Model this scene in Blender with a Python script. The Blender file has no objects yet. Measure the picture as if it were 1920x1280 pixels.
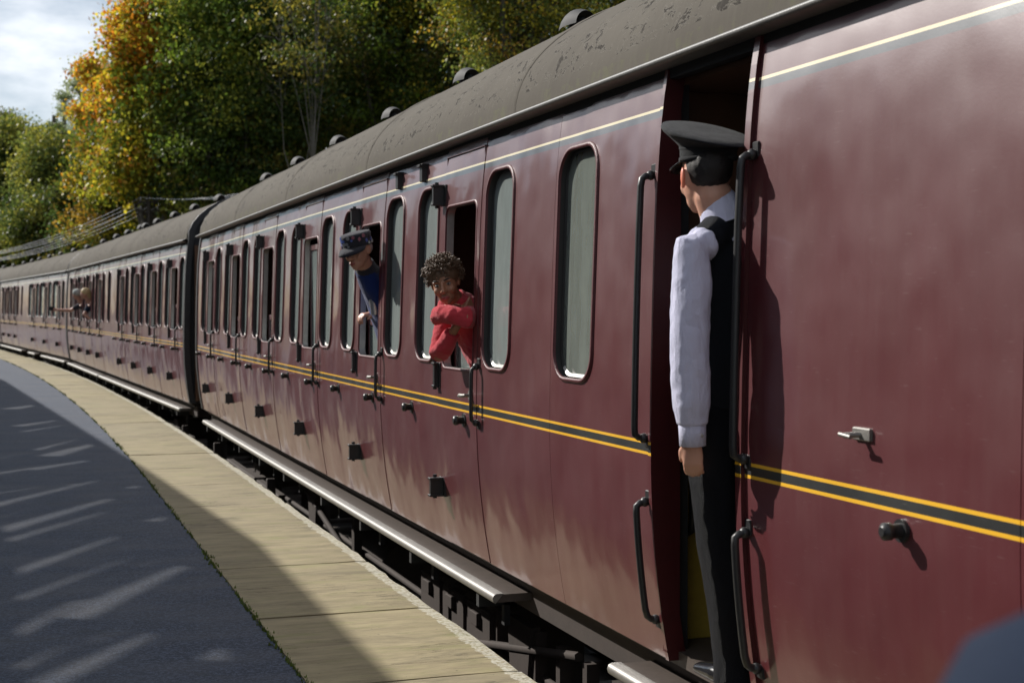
import bpy, bmesh, math, random
import numpy as np
from mathutils import Vector, Matrix, noise
from mathutils.geometry import delaunay_2d_cdt
R = math.radians
random.seed(7); rng = np.random.default_rng(7)
SC = bpy.context.scene
COL = SC.collection
# ------------------------------------------------------------------ camera
cam_d = bpy.data.cameras.new('camera'); cam = bpy.data.objects.new('camera', cam_d); COL.objects.link(cam)
SC.camera = cam
cam.location = (0, 0, 1.55); cam.rotation_euler = (R(90 - 1.4), 0, R(-19.1))
cam_d.sensor_width = 36; cam_d.lens = 50.68; cam_d.clip_start = 0.05; cam_d.clip_end = 3000
cam_d.dof.use_dof = True; cam_d.dof.focus_distance = 6.0; cam_d.dof.aperture_fstop = 5.0
# ------------------------------------------------------------------ light
SUN = Vector((-0.50, 0.67, 0.55)).normalized()
W = bpy.data.worlds.new('World'); SC.world = W; W.use_nodes = True
wn, wl = W.node_tree.nodes, W.node_tree.links
bg = wn['Background']; bg.inputs['Strength'].default_value = 0.057
sky = wn.new('ShaderNodeTexSky'); sky.sky_type = 'NISHITA'; sky.sun_disc = False
sky.sun_elevation = math.asin(SUN.z); sky.sun_rotation = math.atan2(SUN.x, SUN.y)
sky.air_density = 1.0; sky.dust_density = .4; sky.ozone_density = 2.5
tc = wn.new('ShaderNodeTexCoord'); mp = wn.new('ShaderNodeMapping'); mp.inputs['Scale'].default_value = (1, 1, 2.4)
mp.inputs['Location'].default_value = (0.35, 0.1, 0.02)
ns = wn.new('ShaderNodeTexNoise'); ns.inputs['Scale'].default_value = 2.3; ns.inputs['Detail'].default_value = 7; ns.inputs['Roughness'].default_value = .55
rp = wn.new('ShaderNodeValToRGB'); rp.color_ramp.elements[0].position = .46; rp.color_ramp.elements[1].position = .58
mx = wn.new('ShaderNodeMix'); mx.data_type = 'RGBA'; mx.inputs[7].default_value = (17.4, 18.0, 18.8, 1)
wl.new(tc.outputs['Generated'], mp.inputs[0]); wl.new(mp.outputs[0], ns.inputs['Vector']); wl.new(ns.outputs['Fac'], rp.inputs[0])
wl.new(rp.outputs[0], mx.inputs[0]); wl.new(sky.outputs[0], mx.inputs[6]); wl.new(mx.outputs[2], bg.inputs['Color'])
sl = bpy.data.lights.new('sun', 'SUN'); sl.energy = 5.0; sl.angle = R(.53); sl.color = (1, .955, .89)
so = bpy.data.objects.new('sun', sl); COL.objects.link(so); so.rotation_euler = SUN.to_track_quat('Z', 'Y').to_euler()
SC.view_settings.view_transform = 'Standard'; SC.view_settings.look = 'None'; SC.view_settings.exposure = 0.24; SC.view_settings.gamma = 1
SC.render.engine = 'CYCLES'

# ------------------------------------------------------------------ materials
def lin(c): return tuple((x / 255 / 12.92 if x / 255 <= .04045 else ((x / 255 + .055) / 1.055) ** 2.4) for x in c)
class NT:
    def __init__(s, name):
        s.m = bpy.data.materials.new(name); s.m.use_nodes = True
        s.n, s.l = s.m.node_tree.nodes, s.m.node_tree.links
        s.p = s.n['Principled BSDF']; s.out = s.n['Material Output']; s._tc = None
    def tc(s, k='Object'):
        if not s._tc: s._tc = s.n.new('ShaderNodeTexCoord')
        return s._tc.outputs[k]
    def noise(s, scale, detail=4, rough=.5, vec=None, stretch=None, dist=0):
        t = s.n.new('ShaderNodeTexNoise'); t.inputs['Scale'].default_value = scale
        t.inputs['Detail'].default_value = detail; t.inputs['Roughness'].default_value = rough; t.inputs['Distortion'].default_value = dist
        v = vec or s.tc()
        if stretch:
            m = s.n.new('ShaderNodeMapping'); m.inputs['Scale'].default_value = stretch; s.l.new(v, m.inputs[0]); v = m.outputs[0]
        s.l.new(v, t.inputs['Vector']); return t.outputs['Fac']
    def ramp(s, f, stops):
        r = s.n.new('ShaderNodeValToRGB'); e = r.color_ramp.elements
        while len(e) < len(stops): e.new(.5)
        for i, (p, c) in enumerate(stops):
            e[i].position = p; e[i].color = (*c, 1) if isinstance(c, tuple) else (c, c, c, 1)
        s.l.new(f, r.inputs[0]); return r.outputs[0]
    def mix(s, f, a, b, mode='MIX'):
        m = s.n.new('ShaderNodeMix'); m.data_type = 'RGBA'; m.blend_type = mode
        for i, v in ((0, f), (6, a), (7, b)):
            if isinstance(v, tuple): m.inputs[i].default_value = (*v, 1)
            elif isinstance(v, (int, float)): m.inputs[i].default_value = v
            else: s.l.new(v, m.inputs[i])
        return m.outputs[2]
    def math(s, op, a, b=0, c=None):
        m = s.n.new('ShaderNodeMath'); m.operation = op
        for i, v in enumerate((a, b) if c is None else (a, b, c)):
            if isinstance(v, (int, float)): m.inputs[i].default_value = v
            else: s.l.new(v, m.inputs[i])
        return m.outputs[0]
    def bump(s, h, strength=.3, dist=.01, nrm=None):
        b = s.n.new('ShaderNodeBump'); b.inputs['Strength'].default_value = strength; b.inputs['Distance'].default_value = dist
        s.l.new(h, b.inputs['Height'])
        if nrm: s.l.new(nrm, b.inputs['Normal'])
        s.l.new(b.outputs[0], s.p.inputs['Normal']); return b.outputs[0]
    def set(s, k, v):
        i = s.p.inputs[k]
        if isinstance(v, tuple): i.default_value = (*v, 1)
        elif isinstance(v, (int, float)): i.default_value = v
        else: s.l.new(v, i)
        return s
def simple(name, col, rough=.6, metal=0, var=.25, scale=20, bump=.15, bdist=.003):
    t = NT(name); f = t.noise(scale, 5, .6)
    t.set('Base Color', t.mix(f, tuple(c * (1 - var) for c in col), tuple(min(1, c * (1 + var)) for c in col)))
    t.set('Roughness', rough).set('Metallic', metal)
    if bump: t.bump(t.noise(scale * 3, 4), bump, bdist)
    return t.m
M = {}
def paint_mat(name, lined=True):
    t = NT(name)
    sep = t.n.new('ShaderNodeSeparateXYZ'); t.l.new(t.tc(), sep.inputs[0]); z = sep.outputs[2]
    info = t.n.new('ShaderNodeNewGeometry')
    big = t.noise(1.2, 3, .5, info.outputs['Position']); fine = t.noise(90, 4, .7, info.outputs['Position'])
    streak = t.noise(3, 6, .65, info.outputs['Position'], (9, 9, .7))
    c = t.mix(big, (.072, .0075, .011), (.100, .011, .015))
    dust = t.math('MULTIPLY', t.ramp(streak, [(.42, 0.0), (.75, 1.0)]), .05)
    c = t.mix(dust, c, (.20, .13, .11))
    low = t.math('MULTIPLY', t.math('SUBTRACT', .62, z), .55)                 # road dirt along the bottom
    low = t.n.new('ShaderNodeClamp') and low
    lowc = t.n.new('ShaderNodeClamp'); t.l.new(low, lowc.inputs[0])
    c = t.mix(t.math('MULTIPLY', lowc.outputs[0], .10), c, (.22, .14, .10))
    if lined:
        def band(a, b): return t.math('MULTIPLY', t.math('GREATER_THAN', z, a), t.math('LESS_THAN', z, b))
        yel, blk = (.85, .46, .015), (.015, .016, .015)
        c = t.mix(band(1.026, 1.074), c, yel); c = t.mix(band(1.0365, 1.0635), c, blk)
        c = t.mix(band(2.212, 2.247), c, (.03, .035, .045)); c = t.mix(band(2.237, 2.247), c, (.72, .62, .38))  # upper lining painted paler and bluer, for haze and sky reflection
    # scratches: thin bright lines
    wv = t.noise(160, 2, .5, info.outputs['Position'], (1, .12, 1.4))
    sc = t.math('MULTIPLY', t.ramp(wv, [(.68, 0.0), (.74, 1.0)]), .10)
    c = t.mix(sc, c, (.4, .32, .3))
    t.set('Base Color', c)
    t.set('Roughness', t.ramp(t.noise(5, 5, .6, info.outputs['Position'], (1, 1, .5)), [(.3, .40), (.7, .47)])).set('Specular IOR Level', .88)
    t.set('Coat Weight', .62).set('Coat Roughness', .11)
    h = t.math('ADD', t.math('MULTIPLY', t.noise(.8, 1, .3, info.outputs['Position']), 1.6), t.noise(2.2, 2, .4, info.outputs['Position'], (1, 1, .9))); h = t.math('ADD', h, t.math('MULTIPLY', fine, .006))
    b = t.bump(h, .55, .05)
    t.l.new(b, t.p.inputs['Coat Normal'])
    return t.m
M['paint'] = paint_mat('maroon_coach_paint')
M['plain'] = paint_mat('maroon_plain_paint', False)
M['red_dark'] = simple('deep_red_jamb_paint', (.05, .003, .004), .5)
M['yellow_wall'] = simple('yellow_compartment_paint', (.48, .33, .05), .55)
M['black'] = simple('black_ironwork', (.018, .018, .019), .42, 0, .4, 40)
M['blackmatt'] = simple('sooty_black', (.012, .012, .013), .8, 0, .3)
M['dirt'] = simple('brake_dust_brown', (.036, .025, .020), .85, 0, .4, 12, .3)
M['steel'] = simple('worn_bright_steel', (.25, .24, .225), .5, .75, .2, 30)
M['framepaint'] = simple('maroon_frame_paint', (.085, .014, .018), .5, 0, .35, 60, .5)
M['alloy'] = simple('weathered_window_alloy', (.42, .41, .39), .38, .55, .25, 30)
M['board'] = simple('footboard_timber', (.065, .049, .040), .6, 0, .35, 14, .3)
M['interior'] = simple('varnished_panel', (.11, .055, .03), .5)
M['partition'] = simple('cream_partition', (.35, .30, .17), .6)
M['moquette'] = simple('red_moquette', (.16, .025, .02), .9)
M['curtain'] = simple('pale_blind', (.38, .42, .40), .85)
M['reveal'] = simple('rubber_and_shade_black', (.02, .02, .02), .6)  # rubber black, also put on the reveals as their shade
# roof
t = NT('weathered_grey_roof'); g = t.n.new('ShaderNodeNewGeometry').outputs['Position']
c = t.mix(t.noise(1.5, 6, .65, g), (.070, .062, .052), (.125, .112, .093))
pe = t.noise(10, 8, .75, g, (1, .6, 1), 1.4)
sp = t.n.new('ShaderNodeSeparateXYZ'); t.l.new(t.tc(), sp.inputs[0])
zone = t.ramp(t.math('ADD', sp.outputs[2], t.math('MULTIPLY', t.noise(.9, 3, .5, g), .5)), [(0, 0.0), (1, 1.0)])
zb = t.math('MULTIPLY', t.math('GREATER_THAN', sp.outputs[2], 2.50), t.math('LESS_THAN', t.math('ADD', sp.outputs[2], t.math('MULTIPLY', t.noise(1.7, 3, .5, g), .4)), 2.95))
pm = t.math('MULTIPLY', t.ramp(pe, [(.565, 0.0), (.585, 1.0)]), zb)
rim = t.math('MULTIPLY', t.ramp(pe, [(.54, 0.0), (.56, 1.0), (.57, 0.0)]), zb)
c = t.mix(pm, c, (.035, .03, .025)); c = t.mix(t.math('MULTIPLY', rim, .7), c, (.22, .205, .18))
stk = t.noise(5, 4, .6, g, (1.0, 5, .25)); c = t.mix(t.math('MULTIPLY', t.ramp(stk, [(.5, 0.0), (.7, 1.0)]), .35), c, (.12, .11, .09))
al = t.math('MULTIPLY', t.math('LESS_THAN', t.math('ADD', sp.outputs[2], t.math('MULTIPLY', t.noise(14, 4, .6, g), .09)), 2.52), t.ramp(t.noise(9, 5, .7, g), [(.5, 0.0), (.62, 1.0)]))
c = t.mix(t.math('MULTIPLY', al, .35), c, (.13, .135, .07))
t.set('Base Color', c).set('Roughness', .9).set('Specular IOR Level', .12)
t.bump(t.math('SUBTRACT', t.math('MULTIPLY', t.noise(30, 5, .6, g), .2), t.math('MULTIPLY', pm, 1.0)), .7, .006); M['roof'] = t.m
M['roofblack'] = simple('tarry_black', (.02, .02, .022), .55, 0, .4, 25)
M['vent'] = simple('sooty_ventilator', (.012, .012, .013), .75, 0, .4, 30)
M['bead'] = simple('gutter_grey', (.16, .155, .145), .4, 0, .4, 25, .3)
# glass: dirty pane (dust film + reflection + see-through)
def glass(name, dust, dcol, rough=.03):
    t = NT(name); t.n.remove(t.p)
    g = t.n.new('ShaderNodeNewGeometry').outputs['Position']
    tr = t.n.new('ShaderNodeBsdfTransparent'); tr.inputs[0].default_value = (.62, .68, .66, 1)
    gl = t.n.new('ShaderNodeBsdfGlossy'); gl.inputs['Roughness'].default_value = rough; gl.inputs[0].default_value = (1, 1, 1, 1)
    df = t.n.new('ShaderNodeBsdfDiffuse')
    cl = t.mix(t.noise(6, 5, .6, g, (1, 1, .5)), tuple(x * .85 for x in dcol), tuple(x * 1.15 for x in dcol)); t.l.new(cl, df.inputs[0])
    fr = t.n.new('ShaderNodeFresnel'); fr.inputs[0].default_value = 1.5
    m1 = t.n.new('ShaderNodeMixShader'); m2 = t.n.new('ShaderNodeMixShader')
    d = t.math('MULTIPLY_ADD', t.noise(9, 6, .65, g, (1, 1, .25)), .6, dust - .32)
    t.l.new(d, m1.inputs[0]); t.l.new(tr.outputs[0], m1.inputs[1]); t.l.new(df.outputs[0], m1.inputs[2])
    t.l.new(t.math('MULTIPLY_ADD', fr.outputs[0], .9, .04), m2.inputs[0]); t.l.new(m1.outputs[0], m2.inputs[1]); t.l.new(gl.outputs[0], m2.inputs[2])
    t.l.new(m2.outputs[0], t.out.inputs[0]); return t.m
M['glass'] = glass('dusty_window_glass', .82, (.27, .31, .30))
M['glass_clear'] = glass('cleaner_window_glass', .62, (.25, .28, .25))
M['glass_door'] = glass('dusty_droplight_glass', .78, (.21, .25, .24))
M['frosted'] = glass('frosted_lavatory_glass', .9, (.55, .60, .58), .3)
# platform
t = NT('york_stone_slab')
a = t.n.new('ShaderNodeAttribute'); a.attribute_name = 'across'; ac = a.outputs['Fac']
g = t.n.new('ShaderNodeNewGeometry').outputs['Position']; oi = t.n.new('ShaderNodeObjectInfo')
c = t.mix(t.ramp(t.noise(3, 7, .68, g, (1.0, 3.2, 1)), [(.30, 0.0), (.70, 1.0)]), (.155, .13, .065), (.37, .315, .175))
c = t.mix(t.math('MULTIPLY', t.noise(1.3, 4, .6, g), .5), c, (.34, .275, .17)); c = t.mix(t.math('MULTIPLY', t.ramp(t.noise(2.6, 6, .75, g, (.8, 9, 1)), [(.5, 0.0), (.68, 1.0)]), .5), c, (.15, .115, .07))
c = t.mix(t.math('MULTIPLY', oi.outputs['Random'], .35), c, (.20, .17, .12))
gr = t.ramp(t.noise(2.2, 6, .7, g, (1, 3, 1)), [(.52, 0.0), (.72, 1.0)]); c = t.mix(t.math('MULTIPLY', gr, .75), c, (.20, .205, .07)); c = t.mix(t.math('MULTIPLY', t.ramp(t.noise(1.6, 6, .75, g, (.8, 2, 1), .6), [(.54, 0.0), (.66, 1.0)]), .45), c, (.11, .095, .06)); c = t.mix(t.math('MULTIPLY', t.ramp(t.noise(30, 3, .7, g), [(.66, 0.0), (.72, 1.0)]), .6), c, (.07, .06, .04))
ck = t.noise(2.0, 5, .6, g, (.35, 5.5, 1), 1.1); ckm = t.ramp(ck, [(.492, 0.0), (.5, 1.0), (.508, 0.0)])
ckm = t.math('MULTIPLY', ckm, t.ramp(t.noise(1.1, 2, .5, g), [(.47, 0.0), (.55, 1.0)]))
c = t.mix(t.math('MULTIPLY', ckm, .85), c, (.03, .025, .02))
edge = t.math('LESS_THAN', t.math('ADD', ac, t.math('MULTIPLY', t.noise(9, 6, .75, g), .11)), .125)
em = t.math('MULTIPLY', edge, t.ramp(t.noise(45, 5, .7, g), [(.40, .1), (.58, 1.0)]))
c = t.mix(t.math('MULTIPLY', em, .75), c, (.60, .585, .50))
t.set('Base Color', c).set('Roughness', .85)
hh = t.math('ADD', t.math('MULTIPLY', t.noise(5, 7, .65, g, (1, 6, 1)), .8), t.math('MULTIPLY', t.noise(70, 4, .7, g), .25))
t.bump(t.math('SUBTRACT', hh, ckm), .6, .008); M['slab'] = t.m
t = NT('worn_asphalt'); g = t.n.new('ShaderNodeNewGeometry').outputs['Position']
f = t.noise(62, 4, .9, g); c = t.mix(t.ramp(f, [(.46, 0.0), (.58, 1.0)]), (.004, .011, .028), (.056, .078, .125))
c = t.mix(t.math('MULTIPLY', t.ramp(t.noise(1.2, 5, .6, g, (1, 2.2, 1)), [(.4, 0.0), (.65, 1.0)]), .45), c, (.075, .08, .095))
c = t.mix(t.math('MULTIPLY', t.ramp(t.noise(2.2, 3, .5, g, (1, 2.5, 1), 1.5), [(.62, 0.0), (.7, 1.0)]), .5), c, (.025, .03, .035))
t.set('Base Color', c).set('Roughness', .8); t.bump(f, .6, .004); M['asphalt'] = t.m
M['brick'] = simple('sooty_brick', (.12, .075, .055), .9, 0, .4, 8)
M['ballast'] = simple('oily_ballast', (.06, .05, .042), .95, 0, .6, 25, .8, .05)
M['soil'] = simple('woodland_floor', (.05, .045, .022), .95, 0, .5, 2, .5, .1)
M['moss'] = simple('joint_moss', (.10, .14, .02), .9, 0, .5, 40)
M['bark'] = simple('grey_bark', (.10, .088, .07), .9, 0, .4, 9, .6, .03)
M['palebark'] = simple('pale_twigs', (.16, .145, .12), .85, 0, .3, 9)
M['pole'] = simple('tarred_pole', (.05, .04, .03), .85)
M['wire'] = simple('bright_wire', (.8, .8, .82), .7, 0, 0, 5, 0)
M['stone'] = simple('station_stone', (.26, .22, .16), .9, 0, .3, 4, .4)
M['slate'] = simple('roof_slate', (.07, .075, .085), .7)
def leaf_mat():
    t = NT('tree_leaves'); a = t.n.new('ShaderNodeAttribute'); a.attribute_name = 'leaf_colour'
    t.set('Base Color', a.outputs['Color']).set('Roughness', .5).set('Specular IOR Level', .28)
    tl = t.n.new('ShaderNodeBsdfTranslucent'); mxs = t.n.new('ShaderNodeMixShader'); mxs.inputs[0].default_value = .48
    br = t.mix(.35, a.outputs['Color'], (1.0, .9, .1), 'MULTIPLY'); t.l.new(t.mix(.5, a.outputs['Color'], br), tl.inputs[0])
    t.l.new(t.p.outputs[0], mxs.inputs[1]); t.l.new(tl.outputs[0], mxs.inputs[2]); t.l.new(mxs.outputs[0], t.out.inputs[0]); return t.m
M['leaf'] = leaf_mat()
def skin_mat(name, col):
    t = NT(name); t.set('Base Color', t.mix(t.noise(25, 4), tuple(c * .85 for c in col), col)).set('Roughness', .5)
    t.set('Subsurface Weight', .15); t.p.inputs['Subsurface Radius'].default_value = (.02, .006, .003); t.p.inputs['Subsurface Scale'].default_value = .5
    return t.m
M['skin_pale'] = skin_mat('pale_skin', (.62, .33, .23)); M['skin_ruddy'] = skin_mat('ruddy_skin', (.48, .25, .18)); M['skin_brown'] = skin_mat('light_brown_skin', (.36, .17, .10))
def cloth(name, col, scale=700, rough=.9, sheen=.2, fold=14, bs=.4, bd=.006):
    t = NT(name); t.set('Base Color', t.mix(t.noise(6, 3), tuple(c * .88 for c in col), col)).set('Roughness', rough).set('Sheen Weight', sheen).set('Specular IOR Level', .12)
    t.bump(t.math('ADD', t.noise(scale, 2), t.math('MULTIPLY', t.noise(fold, 4, .5, None, (1, 1, .45), .6), 4)), bs, bd); return t.m
M['shirt'] = cloth('white_cotton_shirt', (.74, .74, .93), 500, .85, 0, 22, .7, .009)
M['vest'] = cloth('black_waistcoat', (.017, .019, .025), 600, .5, 0, 12, .8, .012)
M['trouser'] = cloth('black_trousers', (.014, .015, .020), 600, .5, 0, 12, .9, .014)
M['feltcap'] = cloth('black_felt', (.016, .017, .020), 900, .8, .12)
M['patent'] = simple('patent_peak', (.015, .015, .017), .15, 0, .1, 10, 0)
M['redknit'] = cloth('red_sweatshirt', (.50, .045, .06), 500, .95, .2)
M['blue'] = cloth('blue_jacket', (.010, .026, .13), 500, .8)
M['darkcloth'] = cloth('dark_cloth', (.03, .03, .04))
M['navy'] = cloth('navy_cap', (.012, .020, .040), 500, .8, 0)
M['hair_dark'] = simple('dark_curly_hair', (.11, .065, .036), .55, 0, .5, 60, .4)
M['hair_black'] = simple('short_black_hair', (.012, .009, .008), .6, 0, .4, 150, .5)
M['hair_blonde'] = simple('blonde_hair', (.45, .33, .17), .6, 0, .3, 80, .4)
M['hair_grey'] = simple('grey_hair', (.35, .33, .30), .7)
M['eyewhite'] = simple('eye_white', (.32, .29, .27), .2, 0, .02, 5, 0); M['iris'] = simple('dark_iris', (.02, .012, .01), .1, 0, .02, 5, 0)
M['lips'] = simple('lips', (.32, .09, .08), .45, 0, .1, 20, 0)
M['badge_pink'] = simple('pink_badge', (.25, .09, .12), .3, .2); M['badge_silver'] = simple('silver_badge', (.6, .6, .62), .3, .8); M['badge_blue'] = simple('blue_badge', (.08, .12, .35), .3)
M['lanyard'] = simple('blue_lanyard', (.2, .3, .75), .6)

# ------------------------------------------------------------------ mesh helpers
class MB:
    def __init__(s): s.v = []; s.f = []; s.mi = []; s.sm = []
    def add(s, v, f, mi=0, smooth=False):
        o = len(s.v); s.v += [tuple(p) for p in v]; s.f += [tuple(i + o for i in q) for q in f]; s.mi += [mi] * len(f); s.sm += [smooth] * len(f); return s
    def box(s, a, b, mi=0, bev=0, rot=None, org=None):
        x0, y0, z0 = a; x1, y1, z1 = b
        if bev:
            e = bev; v = []
            for (z, k) in ((z0, e), (z0 + e, 0), (z1 - e, 0), (z1, e)):
                v += [(x0 + k, y0 + k + 0, z), (x1 - k, y0 + k, z), (x1 - k, y1 - k, z), (x0 + k, y1 - k, z)]
            f = [(3, 2, 1, 0), (12, 13, 14, 15)]
            for r_ in range(3):
                for i in range(4): f.append((r_ * 4 + i, r_ * 4 + (i + 1) % 4, r_ * 4 + 4 + (i + 1) % 4, r_ * 4 + 4 + i))
        else:
            v = [(x0, y0, z0), (x1, y0, z0), (x1, y1, z0), (x0, y1, z0), (x0, y0, z1), (x1, y0, z1), (x1, y1, z1), (x0, y1, z1)]
            f = [(3, 2, 1, 0), (4, 5, 6, 7), (0, 1, 5, 4), (1, 2, 6, 5), (2, 3, 7, 6), (3, 0, 4, 7)]
        if rot is not None:
            o = Vector(org); v = [tuple(rot @ (Vector(p) - o) + o) for p in v]
        return s.add(v, f, mi)
    def tube(s, pts, rad, n=8, mi=0, caps=True, up=None, flat=1.0):
        pts = [Vector(p) for p in pts]; k = len(pts)
        rad = rad if isinstance(rad, (list, tuple)) else [rad] * k
        v = []; prev = None
        for i, p in enumerate(pts):
            d = (pts[min(i + 1, k - 1)] - pts[max(i - 1, 0)]).normalized()
            if prev is None:
                a = Vector(up) if up else (Vector((0, 0, 1)) if abs(d.z) < .9 else Vector((1, 0, 0)))
                a = (a - d * a.dot(d)).normalized()
            else: a = (prev - d * prev.dot(d)).normalized()
            prev = a; b = d.cross(a); r = rad[i]
            r1, r2 = (r if isinstance(r, tuple) else (r, r * flat))
            for j in range(n):
                t = 2 * math.pi * j / n; v.append(p + a * math.cos(t) * r1 + b * math.sin(t) * r2)
        f = [(i * n + j, i * n + (j + 1) % n, (i + 1) * n + (j + 1) % n, (i + 1) * n + j) for i in range(k - 1) for j in range(n)]
        s.add(v, f, mi, True)
        if caps:
            s.add([v[j] for j in range(n)], [tuple(range(n))[::-1]], mi); s.add([v[(k - 1) * n + j] for j in range(n)], [tuple(range(n))], mi)
        return s
    def ell(s, c, r, n=14, m=9, mi=0, rot=None):
        v = []; c = Vector(c)
        for i in range(m + 1):
            p = math.pi * i / m
            for j in range(n):
                t = 2 * math.pi * j / n
                q = Vector((r[0] * math.sin(p) * math.cos(t), r[1] * math.sin(p) * math.sin(t), r[2] * math.cos(p)))
                v.append(c + (rot @ q if rot is not None else q))
        f = [(i * n + j, (i + 1) * n + j, (i + 1) * n + (j + 1) % n, i * n + (j + 1) % n) for i in range(m) for j in range(n)]
        return s.add(v, f, mi, True)
    def mesh(s, name, mats):
        me = bpy.data.meshes.new(name); me.from_pydata(s.v, [], s.f)
        for m in (mats if isinstance(mats, (list, tuple)) else [mats]): me.materials.append(m)
        me.polygons.foreach_set('material_index', s.mi); me.polygons.foreach_set('use_smooth', s.sm)
        me.update(); return me
    def build(s, name, mats, parent=None, loc=(0, 0, 0), label=None):
        return link(name, s.mesh(name, mats), parent, loc, label)
def link(name, me, parent=None, loc=(0, 0, 0), label=None, rz=0):
    o = bpy.data.objects.new(name, me); COL.objects.link(o); o.location = loc; o.rotation_euler = (0, 0, rz)
    if parent: o.parent = parent
    if label: o['label'] = label
    return o
def thing(name, label, cat, loc=(0, 0, 0), rz=0, group=None):
    o = link(name, None, None, loc, label, rz); o['category'] = cat
    if group: o['group'] = group
    return o
def struct(o): o['kind'] = 'structure'; return o

# ------------------------------------------------------------------ coach side profile
ZB, ZC, ZW = .30, 2.385, 1.05
def prof(z):
    if z > ZW: k = (z - ZW) / 1.335; return .036 * k ** 1.5 + .030 * max(0, k) ** 7
    k = (ZW - z) / .75; return .072 * k ** 2
def rrect(y0, y1, z0, z1, r, n=6):
    p = []
    for (cy, cz, a0) in ((y1 - r, z1 - r, 0), (y0 + r, z1 - r, 90), (y0 + r, z0 + r, 180), (y1 - r, z0 + r, 270)):
        for i in range(n + 1):
            a = R(a0 + 90 * i / n); p.append((cy + r * math.cos(a), cz + r * math.sin(a)))
    return p
def subdiv_rect(y0, y1, z0, z1, st=.07):
    p = []; nz = max(1, int((z1 - z0) / st)); ny = max(1, int((y1 - y0) / .3))
    p += [(y0 + (y1 - y0) * i / ny, z0) for i in range(ny)]; p += [(y1, z0 + (z1 - z0) * i / nz) for i in range(nz)]
    p += [(y1 - (y1 - y0) * i / ny, z1) for i in range(ny)]; p += [(y0, z1 - (z1 - z0) * i / nz) for i in range(nz)]
    return p
def inside(p, poly):
    c = False; n = len(poly); x, y = p
    for i in range(n):
        x1, y1 = poly[i]; x2, y2 = poly[i - 1]
        if (y1 > y) != (y2 > y) and x < (x2 - x1) * (y - y1) / (y2 - y1) + x1: c = not c
    return c
def panel(y0, y1, z0, z1, holes=(), off=0.0, depth=.045, mats=None, mb=None, rim_mi=0, hole_mi=1, wob=0):
    mb = mb or MB(); outer = subdiv_rect(y0, y1, z0, z1)
    pts = list(outer); edges = [(i, (i + 1) % len(outer)) for i in range(len(outer))]
    for h in holes:
        o = len(pts); pts += h; edges += [(o + i, o + (i + 1) % len(h)) for i in range(len(h))]
    ny = max(1, int((y1 - y0) / .3)); nz = int((z1 - z0) / .07)
    for i in range(1, ny):
        for j in range(1, nz):
            q = (y0 + (y1 - y0) * i / ny, z0 + (z1 - z0) * j / nz)
            if not any(inside(q, h) for h in holes): pts.append(q)
    vs, es, fs, *_ = delaunay_2d_cdt([Vector(p) for p in pts], edges, [], 0, 1e-6)
    tri = []
    for f in fs:
        cy = sum(vs[i][0] for i in f) / 3; cz = sum(vs[i][1] for i in f) / 3
        if any(inside((cy, cz), h) for h in holes): continue
        a, b, c = f
        ar = (vs[b][0] - vs[a][0]) * (vs[c][1] - vs[a][1]) - (vs[b][1] - vs[a][1]) * (vs[c][0] - vs[a][0])
        tri.append((a, c, b) if ar > 0 else (a, b, c))
    X = lambda z: prof(z) - off
    mb.add([(X(p[1]), p[0], p[1]) for p in vs], tri, 0, True)
    for k, loop in enumerate([outer] + list(holes)):
        n = len(loop); v = [(X(z), y, z) for y, z in loop] + [(X(z) + depth, y, z) for y, z in loop]
        if k == 0: f = [(i, (i + 1) % n, n + (i + 1) % n, n + i) for i in range(n)]
        else: f = [(n + i, n + (i + 1) % n, (i + 1) % n, i) for i in range(n)]
        mb.add(v, f, rim_mi if k == 0 else hole_mi, k > 0)
    return mb
def ring(outer, inner, proud, zf=None):
    mb = MB(); n = len(outer)
    X = lambda z, d: prof(z) - d
    A = [(X(z, 0.001), y, z) for y, z in outer]; B = [(X(z, proud), (y * .75 + inner[i][0] * .25), (z * .75 + inner[i][1] * .25)) for i, (y, z) in enumerate(outer)]
    Cc = [(X(z, proud * .9), y, z) for y, z in inner]; D = [(X(z, -.003), y, z) for y, z in inner]
    v = A + B + Cc + D
    f = [(r * n + i, r * n + (i + 1) % n, (r + 1) * n + (i + 1) % n, (r + 1) * n + i) for r in range(3) for i in range(n)]
    return mb.add(v, f, 0, True)
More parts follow.
